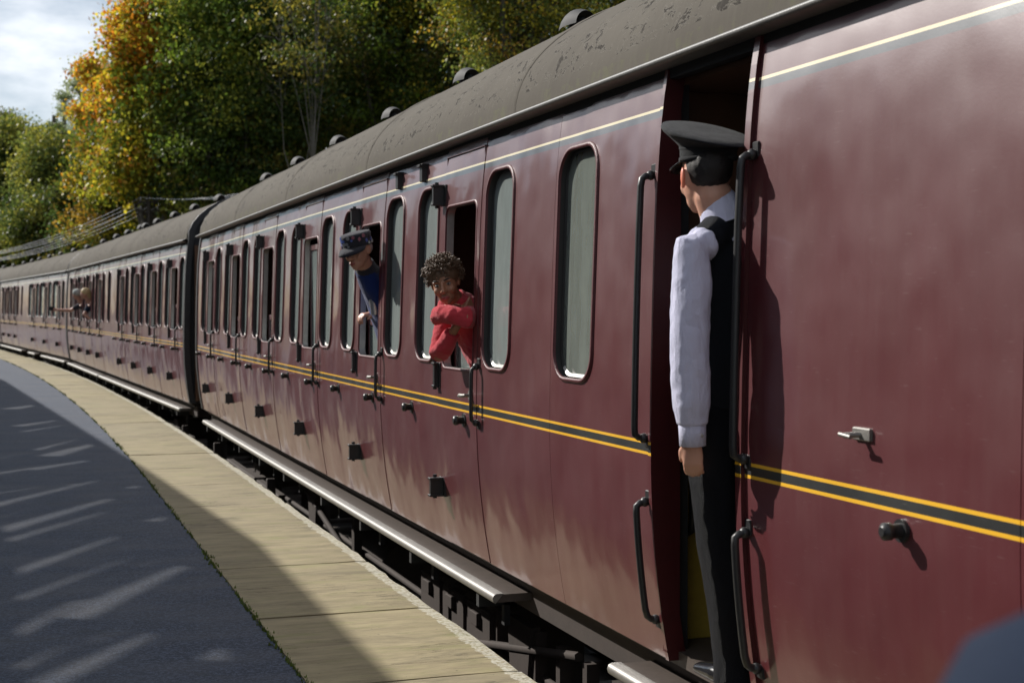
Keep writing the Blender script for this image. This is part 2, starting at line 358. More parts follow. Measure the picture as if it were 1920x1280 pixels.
# shared meshes -----------------------------------------------------
WZ0, WZ1 = 1.262, 2.182           # fixed-window glass opening
DZ0, DZ1 = 1.235, 2.062           # door light opening
DW = .662
_cache = {}
def fixed_window(parent, yc, w=.40, pane='glass', blind=False):
    k = ('win', round(w, 3))
    if k not in _cache:
        inn = rrect(-w / 2, w / 2, WZ0, WZ1, min(.11, w * .3)); out = rrect(-w / 2 - .017, w / 2 + .017, WZ0 - .018, WZ1 + .018, min(.13, w * .3 + .02))
        fr = ring(out, inn, .009).mesh('window_frame', M['framepaint'])
        mb = MB(); i2 = rrect(-w / 2 + .002, w / 2 - .002, WZ0 + .002, WZ1 - .002, min(.11, w * .3)); i3 = rrect(-w / 2 + .010, w / 2 - .010, WZ0 + .016, WZ1 - .010, .10)
        n = len(i2); v = [(prof(z) + .024, y, z) for y, z in i2] + [(prof(z) + .031, y, z) for y, z in i3]
        for i in range(n): mb.add([v[i], v[(i + 1) % n], v[n + (i + 1) % n], v[n + i]], [(0, 1, 2, 3)], 0 if i2[i][1] < WZ0 + .05 and i2[(i + 1) % n][1] < WZ0 + .05 else 1)  # sill quads pale, the rest black: lit and shaded bead sides painted
        be = mb.mesh('pane_bead', [M['alloy'], M['reveal']])
        p = MB(); i4 = rrect(-w / 2 + .009, w / 2 - .009, WZ0 + .015, WZ1 - .009, .10); v = [(prof(z) + .0315, y, z) for y, z in i4]
        ctr = len(v); zs = [WZ0 + (WZ1 - WZ0) * i / 4 for i in range(1, 4)]
        p.add(v + [(prof((WZ0 + WZ1) / 2) + .0335, 0, (WZ0 + WZ1) / 2)], [((i + 1) % ctr, i, ctr) for i in range(ctr)], 0, False)
        _cache[k] = (fr, be, p)
    fr, be, p = _cache[k]
    pk = k + (pane,)
    if pk not in _cache: _cache[pk] = p.mesh('pane', M[pane])
    o = link('window', fr, parent, (0, yc, 0)); link('window_bead', be, o); link('pane', _cache[pk], o)
    if blind: 
        b = MB(); b.box((.11, -w / 2 - .05, WZ0 - .02), (.125, w / 2 + .05, WZ1 + .05)); b.build('window_blind', M['curtain'], o)
    return o
def hinge_mesh(h, p):
    k = ('hinge', h, p)
    if k not in _cache:
        mb = MB(); mb.box((-p, -.014, -h / 2 + .008), (.004, .010, h / 2 - .008), 0, .003)
        mb.box((-p - .006, -.024, h / 2 - .012), (0, .020, h / 2), 0, .002); mb.box((-p - .006, -.024, -h / 2), (0, .020, -h / 2 + .012), 0, .002)
        mb.tube([(-p * .55, .022, -h / 2 - .012), (-p * .55, .022, h / 2 + .014)], .011, 8); mb.box((-.008, -.045, -h / 2), (.004, .05, h / 2), 0, .002)
        _cache[k] = mb.mesh('hinge', M['black'])
    return _cache[k]
def bump_mesh():
    if 'bump' not in _cache:
        mb = MB(); mb.tube([(.006, 0, 0), (-.006, 0, 0)], .034, 14); mb.tube([(-.004, 0, 0), (-.030, 0, 0), (-.034, 0, 0), (-.052, 0, 0), (-.058, 0, 0)], [.019, .019, .024, .024, .014], 12)
        _cache['bump'] = mb.mesh('bump_stop', M['black'])
    return _cache['bump']
def handle_mesh():
    if 'handle' not in _cache:
        mb = MB(); mb.tube([(.005, 0, 0), (-.008, 0, 0)], .026, 12); mb.tube([(0, 0, 0), (-.048, 0, 0)], .009, 8)
        mb.tube([(-.046, -.055, .004), (-.05, -.02, 0), (-.05, .02, 0), (-.046, .055, -.006)], [.007, .010, .010, .007], 8)
        _cache['handle'] = mb.mesh('door_handle', M['steel'])
    return _cache['handle']
def rail_mesh(z0, z1, out, r):
    k = ('rail', z0, z1, out, r)
    if k not in _cache:
        mb = MB(); b0, b1 = prof(z0), prof(z1); e = .04
        pts = [(b0, 0, z0), (b0 - out * .7, 0, z0 + .004), (b0 - out * .95, 0, z0 + .014), (prof(z0 + e) - out, 0, z0 + e)]
        for i in range(1, 5): z = z0 + e + (z1 - z0 - 2 * e) * i / 5; pts.append((prof(z) - out, 0, z))
        pts += [(prof(z1 - e) - out, 0, z1 - e), (b1 - out * .95, 0, z1 - .014), (b1 - out * .7, 0, z1 - .004), (b1, 0, z1)]
        mb.tube(pts, r, 10, up=(0, 1, 0))
        for z in (z0, z1):
            s = -1 if z == z0 else 1
            mb.box((prof(z) - .006, -.018, z - .02 + s * .012), (prof(z) + .01, .018, z + .02 + s * .02), 0, .003); mb.ell((prof(z) - .016, 0, z), (.018, .018, .018), 8, 6)
        _cache[k] = mb.mesh('grab_rail', M['black'])
    return _cache[k]
def door(parent, y0, drop, fine=True, hinges=True):
    if 'door' not in _cache:
        g = .004; hole = rrect(.068, DW - .068, DZ0, DZ1, .05)
        mb = panel(g, DW - g, ZB + .005, ZC - .02, [hole], .003, .045)
        _cache['door'] = mb.mesh('door', [M['paint'], M['alloy']])
        mb = MB(); inn = rrect(.070, DW - .070, DZ0 + .002, DZ1 - .002, .049); out = rrect(.055, DW - .055, DZ0 - .013, DZ1 + .012, .06)
        _cache['dframe'] = ring(out, inn, .006).mesh('window_frame', M['framepaint'])
        mb = MB(); mb.box((prof(2.33) - .012, .012, 2.322), (prof(2.33) + .012, DW - .012, 2.330), 0, .002); mb.box((prof(2.33) - .010, .012, 2.2), (prof(2.33), .016, 2.322)); mb.box((prof(2.33) - .010, DW - .016, 2.2), (prof(2.33), DW - .012, 2.322))
        _cache['hood'] = mb.mesh('ventilator_hood', M['plain'])
    d = link('door', _cache['door'], parent, (0, y0, 0))
    link('window_frame', _cache['dframe'], d); link('ventilator_hood', _cache['hood'], d)
    # droplight slides behind the opening
    top = DZ1 + .01 - drop; k = ('drop', round(drop, 3))
    if k not in _cache:
        mb = MB(); x0 = .062
        mb.box((x0, .055, top - .045), (x0 + .022, DW - .055, top), 0, .003); mb.box((x0 + .004, .060, DZ0 - .02), (x0 + .020, .082, top - .044), 0); mb.box((x0 + .004, DW - .082, DZ0 - .02), (x0 + .020, DW - .060, top - .044), 0)
        p = MB(); p.add([(x0 + .010, .08, DZ0 - .02), (x0 + .010, DW - .08, DZ0 - .02), (x0 + .010, DW - .08, top - .04), (x0 + .010, .08, top - .04)], [(3, 2, 1, 0)])
        _cache[k] = (mb.mesh('droplight', [M['plain']]), p.mesh('droplight_pane', M['glass_door']))
    link('droplight', _cache[k][0], d); link('droplight_pane', _cache[k][1], d)
    if hinges:
        for z, h, p in ((.60, .10, .075), (2.13, .11, .065), (1.19, .13, .03)): link('hinge', hinge_mesh(h, p), d, (prof(z), DW - .002, z))
        link('door_handle', handle_mesh(), d, (prof(1.12) - .004, .085, 1.115)); link('bump_stop', bump_mesh(), d, (prof(.99) - .003, .20, .985))
        link('grab_rail', rail_mesh(.99, 1.26, .04, .0095), parent, (0, y0 - .032, 0))
        link('bump_stop', bump_mesh(), parent, (prof(.99), y0 + DW + .54, .985))
    return d
HALF = 1.384
def coach(label, x, y, ang, L, doors, wins, cuts, doorway=None, boards=(), vents=(), group='maroon coaches of the train', bogies=(2.6, -2.6), rimblack=True):
    c = thing('railway_coach', label, 'railway coach', (x, y, 0), R(ang), group)
    # side panels between doors
    brk = sorted([(d[0], d[0] + DW) for d in doors] + ([doorway] if doorway else []))
    segs = []; p = 0.0
    for a, b in brk: segs.append((p, a)); p = b
    segs.append((p, L))
    out = []
    for a, b in segs:
        cs = [q for q in cuts if a < q < b]; e = [a] + cs + [b]
        out += [(e[i] + (.003 if i else 0), e[i + 1]) for i in range(len(e) - 1)]
    for a, b in out:
        holes = [rrect(yc - w / 2 - .004, yc + w / 2 + .004, WZ0 - .004, WZ1 + .004, min(.11, w * .3)) for yc, w, *_ in wins if a < yc < b]
        panel(a, b, ZB, ZC, holes, 0, .05).build('side_panel', [M['paint'], M['reveal']], c)
    for wd in wins: fixed_window(c, wd[0], wd[1], *(wd[2:]))
    for d in doors: door(c, *d)
    # door pillars seen through the seams
    # far side, interior
    for_in = MB(); X1 = 2 * HALF
    fs = [ZB, .5, .8, 1.05, 1.4, 1.8, 2.1, 2.3, ZC]
    v = [(X1 - prof(z), yy, z) for z in fs for yy in (0, L)]
    for_in.add(v, [(2 * i, 2 * i + 1, 2 * i + 3, 2 * i + 2) for i in range(len(fs) - 1)], 0, True); for_in.build('far_side', M['plain'], c)
    f = MB(); f.box((.10, .03, .28), (X1 - .10, L - .03, .33)); f.build('floor', M['board'], c)
    f = MB(); f.box((.12, .06, 2.33), (X1 - .12, L - .06, 2.35)); f.build('ceiling', M['interior'], c)
    f = MB(); f.box((X1 - .10, .05, .33), (X1 - .08, L - .05, 2.33)); f.build('inner_lining', M['interior'], c)
    # end walls
    e = MB(); n = len(fs)
    def endloop(yy, gr=0):
        q = [(prof(z) - gr, yy, z) for z in fs]
        for i in range(1, 20):
            a = math.pi * i / 20; q.append((HALF - (HALF - .055 + gr) * math.cos(a), yy, ZC + .02 + (.68 + gr) * math.sin(a)))
        q += [(X1 - prof(z) + gr, yy, z) for z in reversed(fs)]; return q
    for yy, d in ((0.0, -1), (L, 1)):
        q = endloop(yy); e = MB(); e.add(q, [tuple(range(len(q))) if d < 0 else tuple(range(len(q)))[::-1]])
        if rimblack:
            g0 = endloop(yy, .012); g1 = endloop(yy + d * .10, .012); m = len(g0); e.add(g0 + g1, [(i, i + 1, m + i + 1, m + i) for i in range(m - 1)], 0, True)
            g2 = endloop(yy + d * .10, -.06); e.add(g1 + g2, [(i, i + 1, m + i + 1, m + i) for i in range(m - 1)]); g3 = endloop(yy + d * .02, -.07); e.add(g2 + g3, [(i, i + 1, m + i + 1, m + i) for i in range(m - 1)], 0, True)
        e.build('end_wall', M['roofblack'], c)
    for yy, d in ((0.0, -1), (L, 1)):
        for xx in (HALF - .85, HALF + .85): g = MB(); g.tube([(xx, yy, .16), (xx, yy + d * .24, .16)], .07, 12); g.tube([(xx, yy + d * .24, .16), (xx, yy + d * .27, .16)], .17, 16); g.build('buffer', M['blackmatt'], c)
        for xx in (HALF - .35, HALF + .2): g = MB(); g.tube([(xx, yy + d * .02, .05), (xx, yy + d * .1, -.3), (xx, yy + d * .28, -.42)], .03, 8); g.build('brake_hose', M['blackmatt'], c)
    # roof
    rf = MB(); ns_ = 40; ring_ = []
    for i in range(ns_ + 1):
        a = math.pi * i / ns_; ring_.append((HALF - (HALF - .04) * math.cos(a), ZC + .025 + .675 * math.sin(a)))
    ys = [-.03 + (L + .06) * i / 18 for i in range(19)]
    v = [(xx, yy, zz) for yy in ys for xx, zz in ring_]; m = ns_ + 1
    rf.add(v, [(i * m + j, i * m + j + 1, (i + 1) * m + j + 1, (i + 1) * m + j) for i in range(18) for j in range(ns_)], 0, True)
    ro = rf.build('roof', M['roof'], c)
    for yy in [L * i / 6 for i in range(1, 6)]:   # roof seams: thin raised cover strips
        rr = MB(); q0 = [(xx * 1.0, yy - .02, zz + .003) for xx, zz in ring_]; q1 = [(HALF + (xx - HALF) * 1.004, yy, zz + .007) for xx, zz in ring_]; q2 = [(xx, yy + .02, zz + .003) for xx, zz in ring_]
        rr.add(q0 + q1 + q2, [(k * m + j, k * m + j + 1, (k + 1) * m + j + 1, (k + 1) * m + j) for k in range(2) for j in range(ns_)], 0, True); rr.build('roof_seam', M['roof'], ro)
    gt = MB(); P = [(.062, ZC - .006), (.004, ZC - .004), (-.010, ZC + .002), (-.014, ZC + .010), (-.009, ZC + .018), (.010, ZC + .023), (.05, ZC + .040)]
    gt.add([(px, yy, pz) for yy in (-.03, L + .03) for px, pz in P], [(i, len(P) + i, len(P) + i + 1, i + 1) for i in range(len(P) - 1)], 0, True)
    gt.build('gutter', M['bead'], c)
    gs = MB(); gs.box((prof(ZC) - .006, 0, ZC - .042), (prof(ZC) + .03, L, ZC - .004)); gs.build('gutter_shadow_strip', M['blackmatt'], c)  # black strip painting in the shadow under the gutter
    if 'vent' not in _cache:
        mb = MB(); mb.tube([(0, 0, -.10), (0, 0, .04)], .055, 12)
        # torpedo hood: arch swept along y with open mouths
        pts = []
        for k_ in range(7):
            yy = -.17 + .34 * k_ / 6; sc_ = .075 + .03 * math.sin(math.pi * k_ / 6)
            for j in range(13):
                a = math.pi * (j / 12) ; pts.append((-math.cos(a) * sc_ * 1.05, yy, .01 + math.sin(a) * sc_ * 1.2))
        mb.add(pts, [(k_ * 13 + j, k_ * 13 + j + 1, (k_ + 1) * 13 + j + 1, (k_ + 1) * 13 + j) for k_ in range(6) for j in range(12)], 0, True)
        mb.ell((0, 0, .03), (.05, .14, .06), 12, 8); mb.ell((0, 0, .125), (.02, .05, .012), 8, 5)
        _cache['vent'] = mb.mesh('roof_ventilator', M['vent'])
    for yv in vents:
        for xv in (.66, X1 - .66):
            zz = ZC + .025 + .675 * math.sqrt(1 - ((xv - HALF) / (HALF - .04)) ** 2)
            link('roof_ventilator', _cache['vent'], ro, (xv, yv, zz + .004)).scale = (.72, .72, .74)
    # underframe
    sb = MB(); sb.box((.17, .0, .12), (.20, L, .27)); sb.box((.13, 0, .245), (.17, L, .27)); sb.box((X1 - .2, 0, .12), (X1 - .16, L, .27)); sb.box((.2, .1, .1), (X1 - .2, L - .1, .22)); sb.build('solebar', M['dirt'], c)
    for a, b in boards:
        q = MB(); q.box((-.012, a, .175), (.21, b, .212), 0); 
        q.build('footboard', M['board'], c)
        n_ = MB(); PP = [(.030, .2165), (-.006, .2165), (-.018, .210), (-.024, .196), (-.020, .180), (-.010, .171)]
        n_.add([(px, yy, pz) for yy in (a - .004, b + .004) for px, pz in PP], [(i, len(PP) + i, len(PP) + i + 1, i + 1) for i in range(len(PP) - 1)], 0, True)
        n_.add([(px, a - .004, pz) for px, pz in PP], [tuple(range(len(PP)))]); n_.add([(px, b + .004, pz) for px, pz in PP], [tuple(range(len(PP)))[::-1]])
        n_.build('step_nosing', M['steel'], c)
        k = a + .3
        while k < b: br = MB(); br.box((.0, k - .02, .10), (.16, k + .02, .174)); br.box((.13, k - .02, .0), (.16, k + .02, .12)); k += 1.25; br.build('step_bracket', M['blackmatt'], c)
    for bo in bogies:
        by = bo if bo > 0 else L + bo
        b = MB()
        b.box((.22, by - 1.75, -.42), (.30, by + 1.75, -.22), 0, .01); b.box((.20, by - .45, -.62), (.34, by + .45, -.20), 0, .01); b.box((.3, by - .2, -.3), (X1 - .3, by + .2, -.1)); b.box((X1 - .3, by - 1.75, -.42), (X1 - .22, by + 1.75, -.22))
        for s in (-1.3, 1.3):
            b.box((.12, by + s - .13, -.60), (.34, by + s + .13, -.33), 0, .02); b.box((.10, by + s - .08, -.55), (.14, by + s + .08, -.40), 0, .012)
            for q in (-.33, .33):
                for h in range(6): b.tube([(.24, by + s + q, -.55 + h * .05), (.24, by + s + q, -.535 + h * .05)], .07, 10)
            b.box((.2, by + s - .5, -.64), (.3, by + s + .5, -.59))
        for s in (-2.0, 2.0): b.box((.10, by + s * .93, -.50), (.18, by + s * .93 + .06, -.05), 0, .008); b.tube([(.14, by + s * .9, -.44), (.14, by + s * .75, -.3)], .02, 6)
        o = b.build('bogie', M['dirt'], c)
        for s in (-1.3, 1.3):
            for xx in (HALF - .72, HALF + .72): w = MB(); w.tube([(xx - .06, by + s, -.46), (xx - .055, by + s, -.46), (xx + .05, by + s, -.46), (xx + .055, by + s, -.46)], [.40, .457, .457, .40], 28); w.build('wheel', M['dirt'], o)
            w = MB(); w.tube([(.3, by + s, -.46), (X1 - .3, by + s, -.46)], .07, 10); w.build('axle', M['dirt'], o)
    mid = L / 2
    q = MB(); q.box((.26, mid - 2.0, -.55), (.75, mid - .55, -.03), 0, .01)
    for k in range(3): q.box((.235, mid - 1.95 + k * .47, -.52), (.262, mid - 1.55 + k * .47, -.06), 0, .006); q.box((.21, mid - 1.8 + k * .47, -.16), (.24, mid - 1.68 + k * .47, -.09), 0, .004); q.tube([(.22, mid - 1.74 + k * .47, -.45), (.20, mid - 1.74 + k * .47, -.38)], .02, 8)
    q.build('battery_box', M['dirt'], c)
    q = MB()
    for s in (-1, 1): q.tube([(.24, mid + s * .4, -.50), (.24, mid + s * 3.2, .0)], .022, 6); q.box((.22, mid + s * 1.2 - .04, -.40), (.28, mid + s * 1.2 + .04, 0)); q.add([(.23, mid + s * 2.6, 0), (.23, mid + s * 2.6 + .35, 0), (.23, mid + s * 2.6 + .28, -.42), (.23, mid + s * 2.6 + .08, -.42), (.28, mid + s * 2.6, 0), (.28, mid + s * 2.6 + .35, 0), (.28, mid + s * 2.6 + .28, -.42), (.28, mid + s * 2.6 + .08, -.42)], [(0, 1, 2, 3), (7, 6, 5, 4), (0, 4, 5, 1), (1, 5, 6, 2), (2, 6, 7, 3), (3, 7, 4, 0)])
    q.tube([(.24, mid - .4, -.50), (.24, mid + .4, -.50)], .022, 6)
    q.tube([(.6, mid + 1.0, -.35), (.6, mid + 2.2, -.35)], .2, 14); q.tube([(.3, 1, -.25), (.3, L - 1, -.25)], .02, 6)
    for k in range(5): q.box((.25, mid - 3.6 + k * .33, -.5), (.31, mid - 3.55 + k * .33, -.02)); 
    q.box((.25, mid - 3.6, -.3), (.3, mid - 2.2, -.26)); q.tube([(.2, mid + 3.6, -.2), (.12, mid + 3.6, -.35), (.14, mid + 3.75, -.5)], .03, 6)
    q.build('brake_gear', M['dirt'], c)
    return c
# ---------------------------------------- coach nearest (guard's van end)
PITCH = 1.93; S0 = 6.23
drops = [.66, .60, .05, .60, .63, .04]
da = [(S0 + PITCH * k, drops[k]) for k in range(6)]
wa = [(5.38 - .4, .40, 'glass_clear')] 
for k in range(6):
    wa.append((S0 + PITCH * k - .275, .385, 'glass', k == 0)); wa.append((S0 + PITCH * k + DW + .275, .385))
cA = coach('nearest maroon coach, with the guard standing in its open doorway', 2.116, .4, 0, 17.4, da, wa, [2.25, 3.56, 5.228], (3.565, 4.20), [(5.92, 11.2), (11.21, 16.75), (2.3, 4.55)], [S0 + .35 + PITCH * k for k in range(6)] + [1.5, 3.6])
# coach interiors: partitions and seats
def interior(c, ys, L):
    for a in ys:
        p = MB(); p.box((.13, a - .02, .33), (2 * HALF - .12, a + .02, 2.33)); p.build('partition', M['interior'], c)
        for s in (-1, 1):
            q = MB(); q.box((.25, a + s * .04 + (-.12 if s < 0 else 0), .75), (2.4, a + s * .04 + (.12 if s > 0 else 0), 1.6), 0, .03); q.box((.25, a + s * .04 + (-.55 if s < 0 else 0), .5), (2.4, a + s * .04 + (.55 if s > 0 else 0), .78), 0, .04)
            q.build('bench_seat', M['moquette'], c)
interior(cA, [S0 + .33 - PITCH / 2 + PITCH * k for k in range(7)], 17.4)
q = MB(); q.box((.16, 5.22, .9), (.19, 5.40, 2.33)); q.box((.14, 4.70, 1.2), (.17, 4.87, 1.62)); q.build('yellow_cupboard', M['yellow_wall'], cA)
# guard's doorway furniture
gy0, gy1 = 3.565, 4.20
p = MB(); p.box((prof(1) - .014, gy0 - .028, .30), (.03, gy0 + .004, 2.36), 0); 
def strip(y0, y1, out, mat, name):
    mb = MB(); zs = [ZB + (ZC - .01 - ZB) * i / 24 for i in range(25)]
    v = []
    for z in zs: v += [(prof(z) - out, y0, z), (prof(z) - out, y1, z), (prof(z) + .06, y0, z), (prof(z) + .06, y1, z)]
    f = []; g_ = []
    for i in range(24):
        a = i * 4; b = a + 4; f += [(a, b, b + 1, a + 1)]; g_ += [(a + 2, a + 3, b + 3, b + 2), (a, a + 2, b + 2, b), (a + 1, b + 1, b + 3, a + 3)]
    f += [(0, 1, 3, 2), (96, 98, 99, 97)]
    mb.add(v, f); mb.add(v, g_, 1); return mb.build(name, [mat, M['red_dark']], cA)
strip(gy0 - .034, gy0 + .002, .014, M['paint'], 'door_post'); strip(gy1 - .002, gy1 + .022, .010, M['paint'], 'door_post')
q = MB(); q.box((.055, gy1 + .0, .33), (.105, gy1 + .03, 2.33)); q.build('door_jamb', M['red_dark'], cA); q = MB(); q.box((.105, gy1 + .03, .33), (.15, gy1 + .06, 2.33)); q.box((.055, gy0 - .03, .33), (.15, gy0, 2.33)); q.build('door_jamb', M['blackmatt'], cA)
q = MB(); q.box((.15, gy1 + .16, .33), (.46, gy1 + .18, 1.13), 0, .003); q.build('yellow_panel', M['yellow_wall'], cA)
q = MB(); q.box((.15, gy1 + .165, 1.13), (.46, gy1 + .18, 2.33), 0, .003); q.box((.46, gy1 + .10, .33), (.52, gy1 + .20, 2.33)); q.box((.52, gy1 + .17, .33), (2.6, gy1 + .2, 2.33)); q.build('inner_partition', M['interior'], cA)
q = MB(); q.box((.95, gy1 + .12, 1.45), (1.9, gy1 + .165, 2.25), 0, .01); q.build('guard_cupboard', M['yellow_wall'], cA)
q = MB(); q.tube([(.2, gy1 + .15, .72), (.2, gy1 + .10, .74), (.2, gy1 + .09, .80), (.2, gy1 + .09, 1.0), (.2, gy1 + .10, 1.05), (.2, gy1 + .15, 1.07)], .014, 8); q.build('inner_rail', M['black'], cA)
for yy, lo in ((gy1 + .045, 0), (gy0 - .055, 0)):
    link('grab_rail', rail_mesh(1.085, 2.01, .052, .0125), cA, (0, yy, 0)); link('grab_rail', rail_mesh(.44, .86, .05, .0125), cA, (0, yy, 0))
q = MB(); q.tube([(.006, 0, 0), (-.010, 0, 0)], .030, 16); q.tube([(-.008, 0, 0), (-.034, 0, 0), (-.038, 0, 0), (-.056, 0, 0), (-.064, 0, 0)], [.020, .018, .023, .023, .012], 14); q.build('bump_stop', M['black'], cA, (prof(1.0), 2.70, .985))
q = MB(); q.box((-.010, -.045, -.016), (.006, .035, .018), 0, .003); q.tube([(-.008, 0, 0), (-.05, .01, -.002)], .008, 8); q.tube([(-.05, -.02, -.004), (-.052, .03, 0)], .006, 8); q.build('budget_lock', M['steel'], cA, (prof(1.2), 2.885, 1.212))
for yy, zz in ((S0 + DW + .42, 2.285), (S0 + DW + .95, 2.285)):
    q = MB(); q.box((-.03, -.03, -.05), (.01, .02, .05), 0, .004); q.box((-.045, -.035, .03), (.0, .025, .045), 0, .002); q.build('lamp_bracket', M['black'], cA, (prof(zz), yy, zz))
# ---------------------------------------- farther coaches
db = [(s, dr) for s, dr in zip([.50, 2.38, 4.26, 6.14, 9.62, 11.45, 13.28, 15.11], [.5, .55, .6, .6, .62, .66, .66, .5])]
wb = []
for s, _ in db: wb += [(s - .275, .385), (s + DW + .275, .385)]
wb.append((8.42, .40, 'frosted'))
cB = coach('second maroon coach behind the nearest one with two people leaning out of its far doors', 2.08, 18.95, 2.9, 16.9, db, wb, [], None, [(.3, 6.1), (6.12, 10.0), (10.2, 16.8)], [1, 3.0, 4.9, 6.8, 8.3, 8.9, 10.8, 12.7, 15.2])
interior(cB, [s - .6 for s, _ in db], 16.9)
dc = [(s, dr) for s, dr in zip([1.0, 3.7, 6.5, 11.4, 13.3, 15.2], [.04, .5, .5, .55, .6, .6])]
wc = [(.6, .42), (2.2, .8), (3.2, .7), (4.95, .9), (5.95, .7), (7.75, .8), (10.0, .34, 'frosted')]
for s, _ in dc[3:]: wc += [(s - .275, .385), (s + DW + .275, .385)]
cC = coach('third maroon coach with wide pale windows beyond the second coach', 1.21, 36.35, 5.5, 17.1, dc, wc, [], None, [(.3, 5), (6.6, 8.2), (10, 16.8)], [1, 3.4, 6, 8.5, 11, 13, 15.5])
cD = coach('farthest maroon coach just visible at the left edge', -.46, 54.15, 8.3, 17.1, dc, wc, [], None, [(.3, 8), (10, 16.8)], [1, 3.4, 6, 8.5, 11, 13, 15.5])

# ------------------------------------------------------------------ platform
def edge(u, off=0.0):
    k = max(0, u - 12); x = 2.035 - k * k / 740; s = -2 * k / 740
    n = Vector((-1, s)).normalized()      # points away from the track
    return (x + n.x * off, u + n.y * off)
plat = struct(link('platform', None))
u = -4.0; joints = [u]
random.seed(3)
fixed = [5.78, 7.15, 8.58, 9.98, 11.35, 12.72, 14.1, 15.5, 17.05]
while joints[-1] < 4.3: joints.append(joints[-1] + 1.42)
joints[-1] = 4.4
joints += fixed
while joints[-1] < 82: joints.append(joints[-1] + random.uniform(1.2, 1.7))
SWID = .90
for i in range(len(joints) - 1):
    wide = .015 if joints[i] in (7.15, 14.1, 15.5) else .003; wide2 = .015 if joints[i + 1] in (7.15, 14.1, 15.5) else .003
    a, b = joints[i] + wide, joints[i + 1] - wide2
    na, nb = 10, 6; dz = random.uniform(-.003, .003); tl = random.uniform(-.003, .003)
    mb = MB(); top = []; ac = []
    sk0 = random.uniform(-.01, .01)
    for p in range(na + 1):
        uu = a + (b - a) * p / na
        for q in range(nb + 1):
            off = SWID * (q / nb) ** 1.4
            j = (random.uniform(-.008, .006) if q == 0 else 0)
            x_, y_ = edge(uu, off + j)
            if p == 0: y_ += random.uniform(0, .004) ; 
            if p == na: y_ -= random.uniform(0, .004)
            e_ = (.006 if q == 0 else 0) + (.004 if p in (0, na) else 0)
            top.append((x_, y_, dz + tl * (q / nb - .5) - e_ + random.uniform(-.0012, .0012))); ac.append(off)
    w_ = nb + 1
    mb.add(top, [(p * w_ + q, p * w_ + q + 1, (p + 1) * w_ + q + 1, (p + 1) * w_ + q) for p in range(na) for q in range(nb)], 0, True)
    per = [q for q in range(w_)] + [p * w_ + nb for p in range(1, na + 1)] + [na * w_ + q for q in range(nb - 1, -1, -1)] + [p * w_ for p in range(na - 1, 0, -1)]
    n = len(per); v = [top[k] for k in per] + [(top[k][0], top[k][1], -.13) for k in per]
    mb.add(v, [(k, n + k, n + (k + 1) % n, (k + 1) % n) for k in range(n)]); ac += [ac[k] for k in per] * 2
    # top faces must look up
    me = mb.mesh('coping_slab', M['slab'])
    at = me.attributes.new('across', 'FLOAT', 'POINT'); at.data.foreach_set('value', ac)
    bm = bmesh.new(); bm.from_mesh(me); bmesh.ops.recalc_face_normals(bm, faces=bm.faces[:])
    for f in bm.faces:
        if abs(f.calc_center_median().z) < .02 and f.normal.z < -.5: f.normal_flip()
    bm.to_mesh(me); bm.free()
    link('coping_slab', me, plat)
us = [-5 + i * 1.0 for i in range(0, 90)]
mb = MB(); ts = [SWID + .002 + k for k in (0, .5, 1.5, 3, 6, 12)]
v = [(*edge(uu, o), -.006) for uu in us for o in ts]; m = len(ts)
mb.add(v, [(i * m + j, (i + 1) * m + j, (i + 1) * m + j + 1, i * m + j + 1) for i in range(len(us) - 1) for j in range(m - 1)], 0, False)
a_ = mb.build('asphalt_surface', M['asphalt'], plat)
mb = MB(); v = []
for uu in us: v += [(*edge(uu, .03), -.131), (*edge(uu, .05), -1.3), (*edge(uu, 12), -.131), (*edge(uu, .95), -.131)]
f = []
for i in range(len(us) - 1): a = i * 4; b = a + 4; f += [(a, b, b + 1, a + 1), (a, a + 3, b + 3, b)]
mb.add(v, f); mb.build('platform_wall', M['brick'], plat)
# moss and grass in the joint
rg = random.Random(5); mb = MB()
for k in range(2800):
    uu = 4.5 + 40 * rg.random() ** 1.4; d = noise.noise(Vector((uu * 1.3, 0, 0)))
    if d < -.05 and rg.random() < .8: continue
    x_, y_ = edge(uu, SWID + rg.gauss(.004, .006 + .014 * max(0, d)))
    s = rg.uniform(.004, .011); h = rg.uniform(.004, .018) * (1 + max(0, d)); a = rg.uniform(0, 6.28); ca, sa = math.cos(a) * s, math.sin(a) * s; l = rg.uniform(-.01, .01)
    mb.add([(x_ - ca, y_ - sa, -.008), (x_ + ca, y_ + sa, -.008), (x_ + l, y_ + l, h)], [(0, 1, 2)])
mo = mb.build('joint_moss', M['moss'], plat); mo['kind'] = 'stuff'
# ------------------------------------------------------------------ track and ground
def trk(u, off): # centre line offset from platform edge
    return edge(u, -off)
ball = MB(); v = [(*trk(uu, o), z) for uu in us for o, z in ((-.1, -1.14), (.3, -1.12), (2.6, -1.12), (4.2, -1.3))]
ball.add(v, [(i * 4 + j, i * 4 + j + 1, (i + 1) * 4 + j + 1, (i + 1) * 4 + j) for i in range(len(us) - 1) for j in range(3)]); bo = struct(ball.build('ballast', M['ballast']))
tr_ = struct(link('railway_track', None))
for o in (1.45 - .735, 1.45 + .735):
    rl = MB(); P = [(-.07, -1.07), (-.07, -1.055), (-.01, -1.03), (-.01, -.96), (-.035, -.945), (-.035, -.917), (.035, -.917), (.035, -.945), (.01, -.96), (.01, -1.03), (.07, -1.055), (.07, -1.07)]
    v = [(*trk(uu, o + px), pz) for uu in us for px, pz in P]; m = len(P)
    rl.add(v, [(i * m + j, (i + 1) * m + j, (i + 1) * m + (j + 1) % m, i * m + (j + 1) % m) for i in range(len(us) - 1) for j in range(m)]); rl.build('rail', M['dirt'], tr_)
sm = MB(); sm.box((-1.25, -.125, -.13), (1.25, .125, 0), 0, .01); sme = sm.mesh('sleeper', M['board'])
uu = -3
